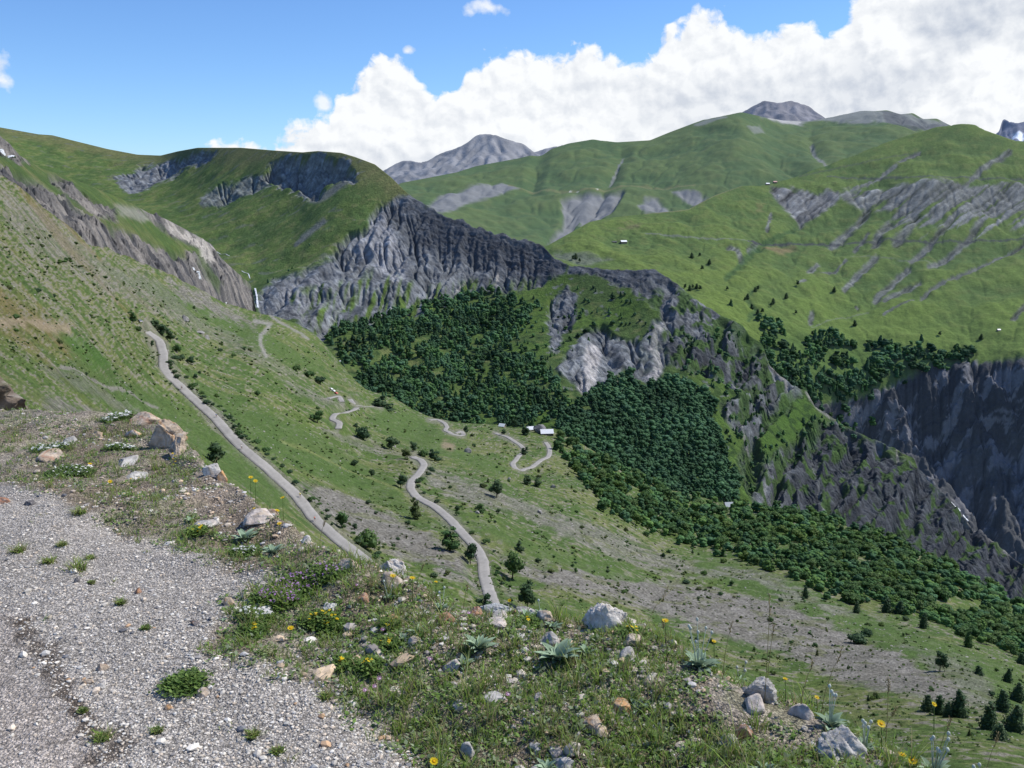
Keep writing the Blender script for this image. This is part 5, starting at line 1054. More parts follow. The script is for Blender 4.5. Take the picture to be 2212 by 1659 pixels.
stones(1100, (.006,.012), gravelP, -.05, 302, 'coarse_gravel', 'coarser stones lying among the gravel', PG+[(.16,.16,.17),(.5,.33,.2)], dens=lambda x,y,r: r.random(len(x)) < .35+.9*fbm(x*1.2,y*1.2,2,55)+.5*(poly_sd(fineP,x,y,9) < 0)*.5)
PR = [(.42,.36,.29),(.50,.45,.38),(.36,.30,.24),(.46,.44,.42),(.52,.40,.28),(.30,.27,.25),(.60,.56,.50)]
stones(15000, (.004,.011), gravelP, 0, 303, 'rubble', 'small tan and grey rubble on the verge between the plants', PR, inside=False, rmax=8.5, dens=lambda x,y,r: r.random(len(x)) < .30+1.3*fbm(x*1.6,y*1.6,3,56)+.9*(poly_sd(rub,x,y,9) > -.1))
stones(480, (.012,.026), gravelP, 0, 304, 'verge_stones', 'fist sized tan and grey stones on the grassy verge', PR, inside=False, rmax=8.5, sub=2, dens=lambda x,y,r: r.random(len(x)) < .22+1.2*fbm(x*1.5,y*1.5,3,57)+.5*(poly_sd(rub,x,y,9) > -.1))
# ---- single rocks: (px0, px1, py_top, py_bottom, colour, tint, label)
TAN=(.46,.37,.28); ORA=(.52,.30,.14); PNK=(.56,.48,.42); GRY=(.40,.385,.36); BLU=(.40,.42,.42); WHI=(.60,.57,.53); RED=(.36,.19,.12); DRK=(.14,.13,.13)
RK = [
 (330,410,896,966,TAN,ORA,'largest orange and tan outcrop with dark hollows at the left rim',5,.9,3),
 (284,345,898,922,TAN,RED,'flat brown slab behind the large orange outcrop',4,1.4,0),
 (272,306,918,942,PNK,ORA,'pale broken stone leaning left of the large outcrop',4,.8,0),
 (132,162,925,950,GRY,WHI,'rounded grey boulder on the left verge',4,.9,0),
 (440,474,995,1036,WHI,TAN,'pale angular rock standing at the rim beneath the dark bush',4,.8,0),
 (465,492,1012,1044,ORA,TAN,'orange rock leaning against the pale angular one',4,.8,0),
 (90,145,972,990,TAN,RED,'low brown slab in the grass on the far left',4,1.3,0),
 (255,302,980,998,GRY,PNK,'flat grey slab below the large outcrop',4,1.4,0),
 (275,316,1010,1022,GRY,WHI,'thin grey slab near the yellow flowers',4,1.4,0),
 (815,872,1208,1246,WHI,TAN,'rounded whitish boulder at the rim below the upper road',5,.9,0),
 (815,868,1238,1285,TAN,PNK,'tan rock face under the rounded whitish boulder',4,.7,0),
 (735,780,1218,1252,TAN,WHI,'light tan rock left of the whitish boulder on the rim',4,.8,0),
 (1032,1106,1318,1338,BLU,GRY,'long flat blue grey slab in front of the lower road',5,.6,0),
 (1112,1152,1314,1336,GRY,DRK,'dark grey stone right of the blue grey slab',4,1,0),
 (1106,1122,1318,1334,ORA,RED,'small orange stone wedged beside the dark grey one',3,.9,0),
 (1158,1202,1328,1360,TAN,WHI,'tan block among the woolly leaves',4,.9,0),
 (1262,1350,1298,1382,WHI,PNK,'biggest whitish pink boulder on the rim in the middle',5,.75,0),
 (1340,1378,1340,1366,PNK,WHI,'small pale rock touching the right side of the whitish pink boulder',4,.9,0),
 (1048,1096,1364,1380,PNK,GRY,'pale flat stone below the blue grey slab',4,1.2,0),
 (1062,1100,1346,1358,GRY,PNK,'narrow pale stone directly under the blue grey slab',4,1.3,0),
 (940,985,1338,1368,RED,TAN,'reddish brown stone in the grass left of the flat slabs',4,.9,0),
 (1012,1042,1328,1350,RED,PNK,'brown stone left of the blue grey slab',3,.9,0),
 (835,862,1334,1354,ORA,RED,'small rusty stone in the grass below the yellow flowers',3,.9,0),
 (768,800,1288,1312,RED,TAN,'brown stone beside the purple thyme',4,.9,0),
 (1160,1212,1378,1412,GRY,PNK,'grey stone behind the large woolly rosette',4,1,0),
 (1335,1372,1432,1460,GRY,PNK,'grey stone in the tall grass right of the centre',4,1,0),
 (1153,1172,1500,1522,PNK,GRY,'small grey pebble standing in the grass',3,.9,0),
 (992,1032,1584,1616,GRY,WHI,'angular grey stone in the grass near the gravel edge',4,.9,0),
 (1255,1318,1560,1590,TAN,ORA,'flat tan stone half buried in the lower grass',4,1.1,0),
 (1308,1360,1530,1555,ORA,TAN,'rusty flat stone above the half buried tan one',4,1.1,0),
 (960,1000,1430,1460,PNK,GRY,'pale stone between rosettes left of the centre',4,1,0),
 (1598,1668,1488,1540,GRY,(.42,.41,.39),'rough grey rock on the right rim',5,.8,0),
 (1600,1650,1538,1570,PNK,GRY,'flat pale slab in front of the rough grey rock',4,1.2,0),
 (1586,1626,1578,1620,RED,TAN,'reddish wedge shaped stone at the lower right',4,.7,0),
 (1706,1752,1538,1574,PNK,GRY,'pale slab beside the long grass on the right rim',4,1,0),
 (1766,1856,1606,1668,GRY,(.45,.44,.43),'big grey rock at the bottom right corner of the verge',5,.9,0),
 (1555,1600,1612,1640,GRY,TAN,'grey stone left of the reddish wedge',4,1.1,0),
 (1340,1385,1400,1422,TAN,PNK,'tan stone under the small yellow flower cluster',3,1.1,0),
 (652,676,1164,1180,WHI,PNK,'whitish stone on the bare rubble near the rim',4,1.1,0),
 (484,508,1294,1316,TAN,ORA,'tan stone at the edge of the gravel beside the thyme',4,1,0),
 (292,308,1268,1284,RED,ORA,'reddish stone lying on the gravel',3,.9,0),
 (412,432,1342,1354,DRK,RED,'dark stone lying on the gravel right of the reddish one',3,.9,0),
 (210,232,1432,1448,TAN,RED,'brown stone on the gravel with a dark side',3,.9,0),
 (180,200,1466,1478,TAN,ORA,'light brown stone left of the grey one on the gravel',3,.9,0),
 (208,226,1478,1490,GRY,WHI,'light grey stone on the gravel',3,.9,0),
 (358,374,1520,1532,ORA,TAN,'small orange stone low on the gravel',3,.9,0),
 (428,452,1488,1504,TAN,GRY,'tan stone beside the small thyme mat on the gravel',3,.9,0),
 (-8,18,1082,1096,RED,DRK,'dark brown stone at the left edge of the gravel',3,1,0),
 (56,76,1088,1098,DRK,DRK,'black stone on the far gravel',3,1,0),
 (160,174,1248,1260,DRK,DRK,'small black stone on the gravel left of the middle',3,1,0),
 (700,730,1306,1322,WHI,BLU,'bluish white stone beside the thyme',3,1.1,0),
 (530,600,1118,1140,PNK,TAN,'broad pale stone in the rubble behind the silver plants',4,1.1,0),
 (420,470,1126,1142,GRY,PNK,'flat grey stone above the small yellow cluster',3,1.2,0),
 (575,600,1092,1112,TAN,RED,'brown stone on the rubble near a yellow flower',3,1,0),
 (362,404,936,984,TAN,(.40,.30,.22),'crumbling lower block of the large orange outcrop',5,1.0,2),
]
for i, (a, b_, t, bt, c1, c2, lab, sub, dk, hol) in enumerate(RK):
    q = G0((a+b_)/2, bt); D = np.linalg.norm(q)/FL; w_ = (b_-a)*D*1.02; h_ = (bt-t)*D*1.12
    v, f, c = rock_mesh(400+i, (w_, w_*dk, h_*1.05), max(sub,4) if w_ > .08 else 3, c1, c2, facets=12 if sub > 3 else 8, rough=.32 if sub > 4 else .18, holes=hol, lichen=.45)
    far_ = q/np.linalg.norm(q); loc = q+np.array([far_[0],far_[1],0])*w_*dk*.30+np.array([0,0,h_*.12]); o = MB().add(v, f, c).build('rock', M['rock'], smooth=(sub>=4), loc=loc); o.rotation_euler = (0,0,0)
    tag(o, lab, 'rock')
# dark bank of rock at the left edge, topped with turf
q = np.array([-5.75, 8.3, -2.12]); v, f, c = rock_mesh(777, (2.3,1.5,1.5), 5, (.13,.105,.085), (.20,.16,.12), facets=10, rough=.28, lichen=.35); 
c = mix(c, V3(.14,.15,.05), sstep(.30,.50,v[:,2]+.1*fbm(v[:,0]*3,v[:,1]*3,3,3))); tag(MB().add(v, f, c).build('rock', M['rock'], loc=q), 'dark turf topped rock bank at the left edge of the picture', 'rock')
# ---- grass ------------------------------------------------------------------------------
def blades(px_, py_, pz_, n, hgt, spread, r, colr, wid=.0016, lean=.55, dry=.2):
    """n blades from each root -> arrays"""
    m = len(px_)*n; bx = np.repeat(px_, n)+r.normal(size=m)*np.repeat(spread, n); by = np.repeat(py_, n)+r.normal(size=m)*np.repeat(spread, n); bz = np.repeat(pz_, n)-.004
    h = np.repeat(hgt, n)*r.uniform(.45,1.15,m); a = r.uniform(0,6.28,m); L = h*lean*r.uniform(.2,1.3,m); wx = r.uniform(0,6.28,m); w_ = wid*r.uniform(.7,1.6,m)
    rows_ = []
    for t, ww in ((0,1),(.4,.85),(.75,.55),(1,.0)):
        x_ = bx+np.cos(a)*L*t**1.9; y_ = by+np.sin(a)*L*t**1.9; z_ = bz+h*(t-.18*t*t*lean)
        rows_.append(np.stack([x_-np.cos(wx)*w_*ww, y_-np.sin(wx)*w_*ww, z_],1))
        if ww: rows_.append(np.stack([x_+np.cos(wx)*w_*ww, y_+np.sin(wx)*w_*ww, z_],1))
    V = np.stack(rows_, 1); i0 = np.arange(m)[:,None]*7
    F = np.concatenate([i0+np.array([[0,1,3,2]]), i0+np.array([[2,3,5,4]]), i0+np.array([[4,5,6,6]])], 0)
    c = np.array(colr)[r.integers(len(colr), size=m)]*r.uniform(.7,1.3,(m,1)); dr = r.random(m) < dry; c[dr] = np.array([.34,.29,.15])*r.uniform(.7,1.3,(dr.sum(),1))
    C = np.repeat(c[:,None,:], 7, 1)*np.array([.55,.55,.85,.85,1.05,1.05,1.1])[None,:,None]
    return V.reshape(-1,3), F, C.reshape(-1,3)
GC = [(.26,.38,.07),(.31,.42,.08),(.21,.33,.065),(.35,.39,.13),(.30,.35,.16)]
r = np.random.default_rng(501)
vegP = gravelP
def scatter(n, f, seed, rmin=1.7, rmax=8.6, amax=37, off=.12):
    r = np.random.default_rng(seed); a = np.radians(r.uniform(-amax,amax,n)); rr = np.exp(r.uniform(np.log(rmin),np.log(rmax),n)); x_ = rr*np.sin(a); y_ = rr*np.cos(a)
    ok = (rr < np.interp(a,raz,rr_)+off) & f(x_,y_,r); return x_[ok], y_[ok], r
bare = W2([(1420,1500),(1470,1470),(1600,1500),(1700,1560),(1780,1620),(1700,1660),(1600,1640),(1560,1590),(1470,1570)])
def vegmask(x_, y_, r):
    s_ = poly_sd(gravelP, x_, y_, 20); d = .72+1.4*fbm(x_*1.3,y_*1.3,3,57)+.4*fbm(x_*5,y_*5,2,58)-.62*(poly_sd(rub,x_,y_,9) > -.05)-.5*(poly_sd(bare,x_,y_,9) > 0)
    fx = np.arctan2(x_, y_); d = d+.12*sstep(-.25,.1,fx); return (s_ < .03*r.normal(size=len(x_))) & (r.random(len(x_)) < d)
x_, y_, r = scatter(17000, vegmask, 502); z_ = fgz(x_, y_)
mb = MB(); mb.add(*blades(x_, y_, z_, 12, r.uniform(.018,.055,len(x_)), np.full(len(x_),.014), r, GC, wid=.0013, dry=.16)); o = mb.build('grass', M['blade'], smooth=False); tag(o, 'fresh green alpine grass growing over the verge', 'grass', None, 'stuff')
x_, y_, r = scatter(800, vegmask, 503); z_ = fgz(x_, y_)
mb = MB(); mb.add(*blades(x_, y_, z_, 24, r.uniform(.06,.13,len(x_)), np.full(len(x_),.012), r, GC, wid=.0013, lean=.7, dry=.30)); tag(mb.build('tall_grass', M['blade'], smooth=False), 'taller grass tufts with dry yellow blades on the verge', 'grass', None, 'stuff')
x_, y_, r = scatter(700, lambda x,y,r: (poly_sd(gravelP,x,y,20) > .02) & (r.random(len(x)) < .12+1.2*fbm(x*.9,y*.9,2,61)*(1)), 504); z_ = fgz(x_, y_)
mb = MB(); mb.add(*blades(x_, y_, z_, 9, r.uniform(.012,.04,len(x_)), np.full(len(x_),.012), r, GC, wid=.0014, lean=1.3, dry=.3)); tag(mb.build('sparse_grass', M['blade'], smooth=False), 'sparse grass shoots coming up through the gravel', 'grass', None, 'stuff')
# small leafy herbs hugging the ground
def herb_arrays(x_, y_, z_, r, n, size, colr, lift=.6, sp_=.018):
    m = len(x_)*n; bx = np.repeat(x_,n)+r.normal(size=m)*sp_; by = np.repeat(y_,n)+r.normal(size=m)*sp_; bz = np.repeat(z_,n)+r.uniform(0,1,m)*size*lift
    a = r.uniform(0,6.28,m); s_ = size*r.uniform(.5,1.3,m); t = np.stack([np.cos(a),np.sin(a),r.uniform(-.1,.8,m)],1)*s_[:,None]; b2 = np.stack([-np.sin(a),np.cos(a),r.uniform(-.4,.4,m)],1)*s_[:,None]*.33
    p = np.stack([bx,by,bz],1); V = np.stack([p,p+t*.5+b2,p+t,p+t*.5-b2],1); F = np.arange(m*4).reshape(m,4); c = np.array(colr)[r.integers(len(colr),size=m)]*r.uniform(.65,1.3,(m,1))
    return V.reshape(-1,3), F, np.repeat(c,4,0)
x_, y_, r = scatter(14000, vegmask, 505); z_ = fgz(x_, y_)
mb = MB(); mb.add(*herb_arrays(x_, y_, z_, r, 11, .016, [(.17,.28,.06),(.20,.32,.08),(.26,.33,.15),(.30,.36,.22),(.15,.23,.055)])); tag(mb.build('herbs', M['blade'], smooth=False), 'low leafy herbs filling the gaps between the grass', 'plants', None, 'stuff')
# loose tufts on the gravel the photo shows one by one
for i, (px, py, sz, lab) in enumerate([(175,1118,34,'grass tuft on the gravel nearest the far verge'),(40,1195,36,'flat grass patch on the left gravel'),(135,1180,26,'small grass patch right of the flat one on the left gravel'),(195,1205,20,'round grass tuft in the middle of the left gravel'),(105,1218,30,'mixed grass and herb patch on the left gravel'),(170,1232,52,'wide brownish grass patch on the left gravel'),(198,1262,16,'tiny upright grass tuft on the gravel'),(262,1312,28,'thin grass tuft in the middle of the gravel'),(315,1362,20,'small grass tuft beside the dark gravel stone'),(220,1595,40,'sprawling grass tuft on the dirt hollow'),(180,1535,18,'grass sprout at the edge of the dirt hollow'),(338,1582,26,'low grass tuft right of the dirt hollow'),(545,1590,34,'light green grass tuft low on the gravel'),(600,1625,30,'pale grass tuft at the bottom of the gravel'),(705,1510,34,'pointed leaf tuft at the gravel edge')]):
    q = G0(px, py); D = np.linalg.norm(q)/FL; r = np.random.default_rng(600+i); k = 5; mb = MB(); mb.add(*blades(r.normal(size=k)*sz*D*.09, r.normal(size=k)*sz*D*.09, np.zeros(k), 24, np.full(k, sz*D*.55), np.full(k, sz*D*.14), r, GC, wid=.0016, lean=1.1, dry=.3)); mb.add(*herb_arrays(r.normal(size=20)*sz*D*.09, r.normal(size=20)*sz*D*.09, np.zeros(20), r, 5, .012, [(.14,.23,.05),(.18,.22,.08)], sp_=sz*D*.10))
    tag(mb.build('grass_tuft', M['blade'], smooth=False, loc=q), lab, 'grass tuft')
for i, (px, py, h_) in enumerate([(1500,1330,260),(1645,1400,0),(1655,1500,150),(1805,1490,0),(2080,1640,120),(745,1330,90)]): pass
# tall seed stalks standing against the slope
mb = None
for i, (px, py, hF, dx) in enumerate([(1372,1470,170,.10),(1560,1475,120,.02),(1650,1545,230,-.005),(1655,1500,150,.01),(1770,1560,150,.05),(1910,1640,150,-.01),(2015,1690,120,.03),(690,1180,60,.03),(1000,1300,70,.02),(1440,1460,90,-.02),(900,1290,60,.03),(1895,1640,90,.04),(2120,1690,140,.03),(1725,1560,110,.03)]):
    q = G0(px, py); D = np.linalg.norm(q)/FL; h = hF*D; mb = MB(); mb.tube([(0,0,-.01),(dx*.2,0,h*.4),(dx*.6,0,h*.75),(dx*1.2,0,h)], [.0012,.001,.0008,.0005], 4, (.30,.27,.14)); rs_ = random.Random(i)
    for k in range(14): z = h*(.80+.2*k/14); a = rs_.uniform(0,6.28); mb.tube([(dx*(z/h),0,z),(dx*(z/h)+.006*math.cos(a),.006*math.sin(a),z+.008)], .0011, 3, (.33,.28,.16))
    tag(mb.build('grass_stalk', M['blade'], loc=q), 'thin dry seed stalk rising above the verge', 'grass stalk', 'dry seed stalks on the rim')
# ---- woolly silver plants ---------------------------------------------------------------
def woolly(seed, n, L, up=.95):
    r = np.random.default_rng(seed); mb = MB()
    for i in range(n):
        a = 2.4*i+r.normal()*.2; l = L*r.uniform(.65,1.15); w_ = l*r.uniform(.13,.20); e = up*r.uniform(.5,1.4)*(1-.35*i/n)+.15; rows_ = []
        for t in np.linspace(0,1,8):
            wt = w_*(math.sin(PI*min(1,t**.75))*.95+.05*(1-t)); o_ = l*t*math.cos(e*(1-.35*t)); z = l*t*math.sin(e*(1-.45*t)); cx, cy = o_*math.cos(a), o_*math.sin(a)
            rows_.append([(cx-math.sin(a)*-wt, cy-math.cos(a)*wt, z+wt*.35),(cx,cy,z-.001),(cx+math.sin(a)*-wt, cy+math.cos(a)*wt, z+wt*.35)])
        V = np.array(rows_).reshape(-1,3); F = [[j*3+k,j*3+k+1,j*3+k+4,j*3+k+3] for j in range(7) for k in range(2)]
        base = np.array([.27,.36,.24])*r.uniform(.75,1.15); c = np.tile(base,(len(V),1)); c[1::3] *= .85; c[0::3] *= 1.25; c[2::3] *= 1.25; mb.add(V, F, c)
    return mb
for i, (px, py, wF, n, lab, stems) in enumerate([
 (528,1160,62,15,'silvery woolly plant on the rubble, upper one of the pair',0),(590,1200,62,15,'silvery woolly plant on the rubble, lower one of the pair',0),
 (905,1392,50,11,'woolly leaved rosette left of the flat slabs',0),(1035,1430,90,15,'large woolly leaved plant left of the centre',0),(1000,1455,60,11,'woolly leaved plant touching the large one from the left',0),
 (1137,1350,46,9,'woolly leaves right behind the blue grey slab',0),(1196,1375,50,10,'woolly rosette between the tan block and the whitish boulder',0),(1168,1335,40,8,'woolly leaves sticking up at the rim beside the dark grey stone',1),
 (1205,1440,110,18,'biggest woolly silver green plant in the middle of the verge',0),(1268,1430,50,9,'woolly leaves right of the biggest silver plant',0),(1377,1545,60,10,'pale woolly rosette in the lower grass right of the centre',0),
 (1182,1650,66,11,'woolly plant at the bottom edge in the middle',0),(1508,1472,92,16,'woolly plant with tall fuzzy buds on the right rim',7),(1790,1602,76,12,'woolly plant hanging over the grey slab on the right',4),
 (1866,1640,50,9,'woolly plant with buds right of the big grey rock',5),(2015,1680,80,12,'tall woolly plant with many buds near the bottom right',8),(2120,1710,70,10,'woolly plant at the far bottom right',5),
 (840,1300,36,8,'small woolly plant at the foot of the tan rock',2),(955,1320,46,9,'woolly leaves at the rim left of the lower road',2),(1650,1700,60,9,'woolly sprig at the bottom edge right of the reddish wedge',0),(483,1345,24,4,'tiny upright woolly shoot on the gravel',0),(410,1120,30,7,'small grey rosette in the left verge',0),(870,1400,40,8,'grey green rosette in the grass near the yellow clusters',0),(1600,1440,40,7,'woolly sprig beside the rough grey rock',3)]):
    q = G0(px, py); D = np.linalg.norm(q)/FL; L_ = wF*D*.50
    if stems:
        e = tag(empty('woolly_plant', q), lab, 'plant'); woolly(800+i, int(n*1.7), L_).build('leaves', M['felt'], e, smooth=True); r = random.Random(i)
        for k in range(stems):
            a = r.uniform(0,6.28); h = L_*r.uniform(1.3,2.3); ox = L_*.5*math.cos(a); oy = L_*.4*math.sin(a); m_ = MB(); m_.tube([(ox*.2,oy*.2,0),(ox*.5,oy*.5,h*.5),(ox,oy,h)], [.0015,.0012,.0010], 5, (.42,.48,.40)); st2_ = m_.build('stem', M['felt'], e)
            v0, f0 = ICO[2]; MB().add(v0*np.array([.0045,.0045,.0062])*(1+.12*np.random.default_rng(k).random((len(v0),1)))+[ox,oy,h+.004], f0, (.50,.54,.48)).build('bud', M['felt'], st2_)
    else: tag(woolly(800+i, int(n*1.7), L_).build('woolly_plant', M['felt'], smooth=True, loc=q), lab, 'plant')
# ---- flowers ---------------------------------------------------------------------------
def flower_head(R, colr, disc, n=18, cup=.25):
    pm = MB()
    for i in range(n):
        a = 2*PI*i/n; w_ = R*.16; z1 = R*cup*(.6+.5*((i*7)%5)/5)
        V = [(.25*R*math.cos(a),.25*R*math.sin(a),0),((.7*R)*math.cos(a-.14),(.7*R)*math.sin(a-.14),z1*.7),(R*math.cos(a),R*math.sin(a),z1),((.7*R)*math.cos(a+.14),(.7*R)*math.sin(a+.14),z1*.7)]; pm.add(V, [[0,1,2,3]], np.array(colr)*(.9+.2*((i*5)%3)/3))
    v0, f0 = ICO[2]; dm = MB().add(v0*np.array([.36*R,.36*R,.22*R])+[0,0,.05*R], f0, disc); return pm, dm
YEL = (.85,.62,.015); DISC = (.70,.38,.01)
fy, dy_ = flower_head(.0138, YEL, DISC); fym = fy.mesh('petals', M['petal'], False); dym = dy_.mesh('flower_disc', M['petal'])
def stem_mesh(h, bend, seed=0, leaf=True):
    m = MB(); m.tube([(0,0,-.01),(bend*.3,0,h*.5),(bend,0,h)], [.0016,.0013,.0011], 5, (.12,.19,.05))
    if leaf:
        r = random.Random(seed)
        for k in range(6):
            z = h*(.08+.13*k); a = r.uniform(0,6.28); l = .03*(1-.1*k); m.add([(0,0,z),(l*.5*math.cos(a-.25),l*.5*math.sin(a-.25),z+.008),(l*math.cos(a),l*math.sin(a),z+.006),(l*.5*math.cos(a+.25),l*.5*math.sin(a+.25),z+.008)], [[0,1,2,3]], (.10,.18,.04))
    return m.mesh('stem', M['blade'])
YF = [(377,979,62,'tall yellow flower spike standing in front of the large orange outcrop'),(195,1002,20,'yellow flower in the left verge'),(238,1040,16,'low broad yellow flower near the gravel edge on the left'),(283,1034,16,'left one of two small yellow flowers in the left grass'),(300,1032,16,'right one of two small yellow flowers in the left grass'),(542,1031,44,'left one of the two tall yellow flowers on the rim below the upper road'),(552,1039,40,'right one of the two tall yellow flowers on the rim below the upper road'),(611,1075,30,'yellow flower at the very edge of the rim by the upper road'),(599,1103,26,'yellow flower above the rubble right of the brown stone'),(549,1098,22,'small yellow flower on the rubble behind the silver plants'),(604,1131,24,'bright yellow flower at the rim above the silver plants'),(628,1357,26,'big low yellow flower in the grass beside the gravel'),(849,1244,60,'left one of three yellow flowers in front of the whitish boulder'),(891,1249,60,'biggest of the three yellow flowers beside the whitish boulder'),(942,1257,52,'smallest of the three yellow flowers right of the whitish boulder'),(1101,1297,34,'small yellow flower at the end of the lower road'),(1437,1341,80,'tall yellow flower right of the whitish pink boulder'),(1542,1385,75,'yellow flower rising from the woolly plant with fuzzy buds'),(1696,1466,60,'small yellow flower in the long grass on the right rim'),(1764,1506,50,'tiny yellow flower right of the long grass'),(1902,1562,90,'wide open yellow flower on the right above the slope'),(1948,1634,40,'left one of two yellow flowers at the bottom right'),(1971,1643,42,'right one of two yellow flowers at the bottom right'),(2015,1518,130,'orange yellow bud on the tallest stem at the right'),(937,1645,16,'single yellow flower at the bottom edge left of the centre')]
def headpos(px, py, hF):
    """root on the verge so that the head of a stem hF tall comes out at the measured bearing"""
    q = G0(px, py+hF); d = pos(float(px), float(py), 1.0); r_ = float(np.hypot(q[0], q[1])); t = d*r_; return q, t-q
for i, (px, py, hF, lab) in enumerate(YF):
    q, hv = headpos(px, py, hF); h = max(float(hv[2]), .03); e = tag(empty('yellow_flower', q), lab, 'flower'); bend = float(np.clip(hv[0], -.03, .03))
    link('stem', stem_mesh(h, bend, i), e); rs_ = random.Random(i)
    def head(x0, z0, sc_=1, tilt=None):
        o = link('petals', fym, e, (x0,0,z0)); o.rotation_euler = tilt or (rs_.uniform(-.1,.5), rs_.uniform(-.4,.4), 0); o.scale = (sc_,)*3; k = link('flower_disc', dym, o)
    if i == 0:
        for k in range(5): head(bend*.8+(k%2-.5)*.012, h-.016*k, .55-.03*k)
    else: head(bend, h, .62 if 'small' in lab or 'tiny' in lab or 'bud' in lab else 1.0)
PINK = (.75,.32,.62); fp, dp = flower_head(.010, PINK, (.8,.6,.75), 10, .5); fpm = fp.mesh('petals', M['petal'], False); dpm = dp.mesh('flower_disc', M['petal'])
for i, (px, py, hF, lab) in enumerate([(790,1491,26,'leftmost low pink flower near the gravel edge'),(811,1483,26,'pink flower just right of the leftmost low one'),(821,1466,26,'topmost pink flower of the trio near the gravel edge'),(930,1424,36,'pink bud in the grass left of the large woolly plant'),(1014,1334,26,'pink flower beside the brown stone near the slab'),(1098,1500,40,'single pink bud on a thin stalk in the middle grass'),(959,1350,20,'small pink flower on the reddish brown stone'),(773,1278,16,'pink flower at the rim left of the yellow trio'),(828,1363,16,'tiny pink bud right of the brown stone')]):
    q, hv = headpos(px, py, hF); h = max(float(hv[2]), .02); e = tag(empty('pink_flower', q), lab, 'flower'); link('stem', stem_mesh(h, 0, i, False), e); o = link('petals', fpm, e, (0,0,h)); o.rotation_euler = (.4,0,0); link('flower_disc', dpm, o)
WHT = (.82,.82,.78); fw, dw = flower_head(.0125, WHT, (.75,.6,.2), 9, .15); fwm = fw.mesh('petals', M['petal'], False); dwm = dw.mesh('flower_disc', M['petal'])
for i, (px, py, hF, lab) in enumerate([(337,1052,22,'white flower in the left verge, highest of three'),(269,1066,18,'leftmost of three white flowers in the left verge'),(303,1064,18,'middle one of three white flowers in the left verge'),(326,1058,18,'right one of the white flowers next to the highest')]):
    q, hv = headpos(px, py, hF); h = max(float(hv[2]), .02); e = tag(empty('white_flower', q), lab, 'flower'); link('stem', stem_mesh(h, 0, i, False), e); o = link('petals', fwm, e, (0,0,h)); o.rotation_euler = (.3,0,0); link('flower_disc', dwm, o)
def cushion(name, px, py, wF, dF, n, colr, leafc, lab, cat, sz=.006, seed=0, up=.03):
    q = G0(px, py); D = np.linalg.norm(q)/FL; Wd = wF*D/2; Dd = dF*D/2/max(.25, abs(q[2])/np.linalg.norm(q)); r = np.random.default_rng(seed)
    e = tag(empty(name, q), lab, cat); k = int(90+wF*4); a = r.uniform(0,6.28,k); rr = r.random(k)**.5; x_ = rr*Wd*np.cos(a); y_ = rr*Dd*np.sin(a); z_ = fgz(x_+q[0], y_+q[1])-q[2]+up*.3*(1-rr**2)
    mb = MB(); mb.add(*herb_arrays(x_, y_, z_, r, 6, .014, leafc, 1.0)); mb.build('leaves', M['blade'], e, smooth=False)
    a = r.uniform(0,6.28,n); rr = r.random(n)**.5; x_ = rr*Wd*np.cos(a); y_ = rr*Dd*np.sin(a); z_ = fgz(x_+q[0], y_+q[1])-q[2]+up*(.5+.7*r.random(n)); mb = MB()
    for j in range(n):
        s_ = sz*r.uniform(.7,1.3); t0 = r.uniform(0,1.2); tx, ty = r.normal(size=2)*.35; c = np.array(colr)*r.uniform(.8,1.15)
        for p_ in range(5):
            w0 = t0+2*PI*p_/5; V = [(0,0,0)]+[(s_*k_*math.cos(w0+d_), s_*k_*math.sin(w0+d_), s_*k_*(tx*math.cos(w0+d_)+ty*math.sin(w0+d_))) for d_, k_ in ((-.45,.8),(0,1.1),(.45,.8))]; mb.add(np.array(V)+[x_[j],y_[j],z_[j]], [[0,1,2,3]], c)
    mb.build('flowers', M['petal'], e, smooth=False); return e
LG = [(.13,.21,.06),(.16,.24,.07),(.10,.17,.04)]; LP = [(.15,.25,.06),(.19,.28,.07),(.12,.20,.05)]
cushion('white_flower_cushion', 110, 972, 66, 12, 90, WHT, LG, 'cushion of white flowers in the left verge behind the brown slab', 'flowers', .008, 1)
cushion('white_flower_cushion', 255, 912, 60, 10, 110, WHT, LG, 'white flower cushion on the rim left of the large outcrop', 'flowers', .008, 2)
cushion('white_flower_cushion', 262, 970, 56, 8, 80, WHT, LG, 'strip of white flowers below the large outcrop', 'flowers', .008, 3)
cushion('white_flower_cushion', 150, 1020, 90, 16, 60, WHT, LG, 'scattered small white flowers in front of the left grass', 'flowers', .006, 4)
cushion('white_flower_cushion', 552, 1335, 60, 14, 60, WHT, LP, 'white flowers at the gravel edge beside the thyme', 'flowers', .005, 5)
cushion('white_flower_cushion', 530, 1195, 46, 14, 60, (.72,.70,.68), LG, 'faded white flowers beside the lower silver plant', 'flowers', .005, 6)
cushion('thyme_mat', 640, 1275, 90, 26, 130, (.50,.26,.58), LP, 'large mat of purple thyme at the back of the verge', 'flowers', .0045, 7)
cushion('thyme_mat', 600, 1308, 90, 20, 110, (.48,.24,.56), LP, 'purple thyme mat in front of the large one', 'flowers', .0045, 8)
cushion('thyme_mat', 700, 1262, 80, 20, 70, (.50,.28,.56), LP, 'purple thyme beside the brown stone', 'flowers', .0045, 9)
cushion('thyme_mat', 400, 1485, 66, 26, 26, (.42,.22,.50), LP, 'small green thyme mat alone on the gravel', 'flowers', .0045, 10, .012)
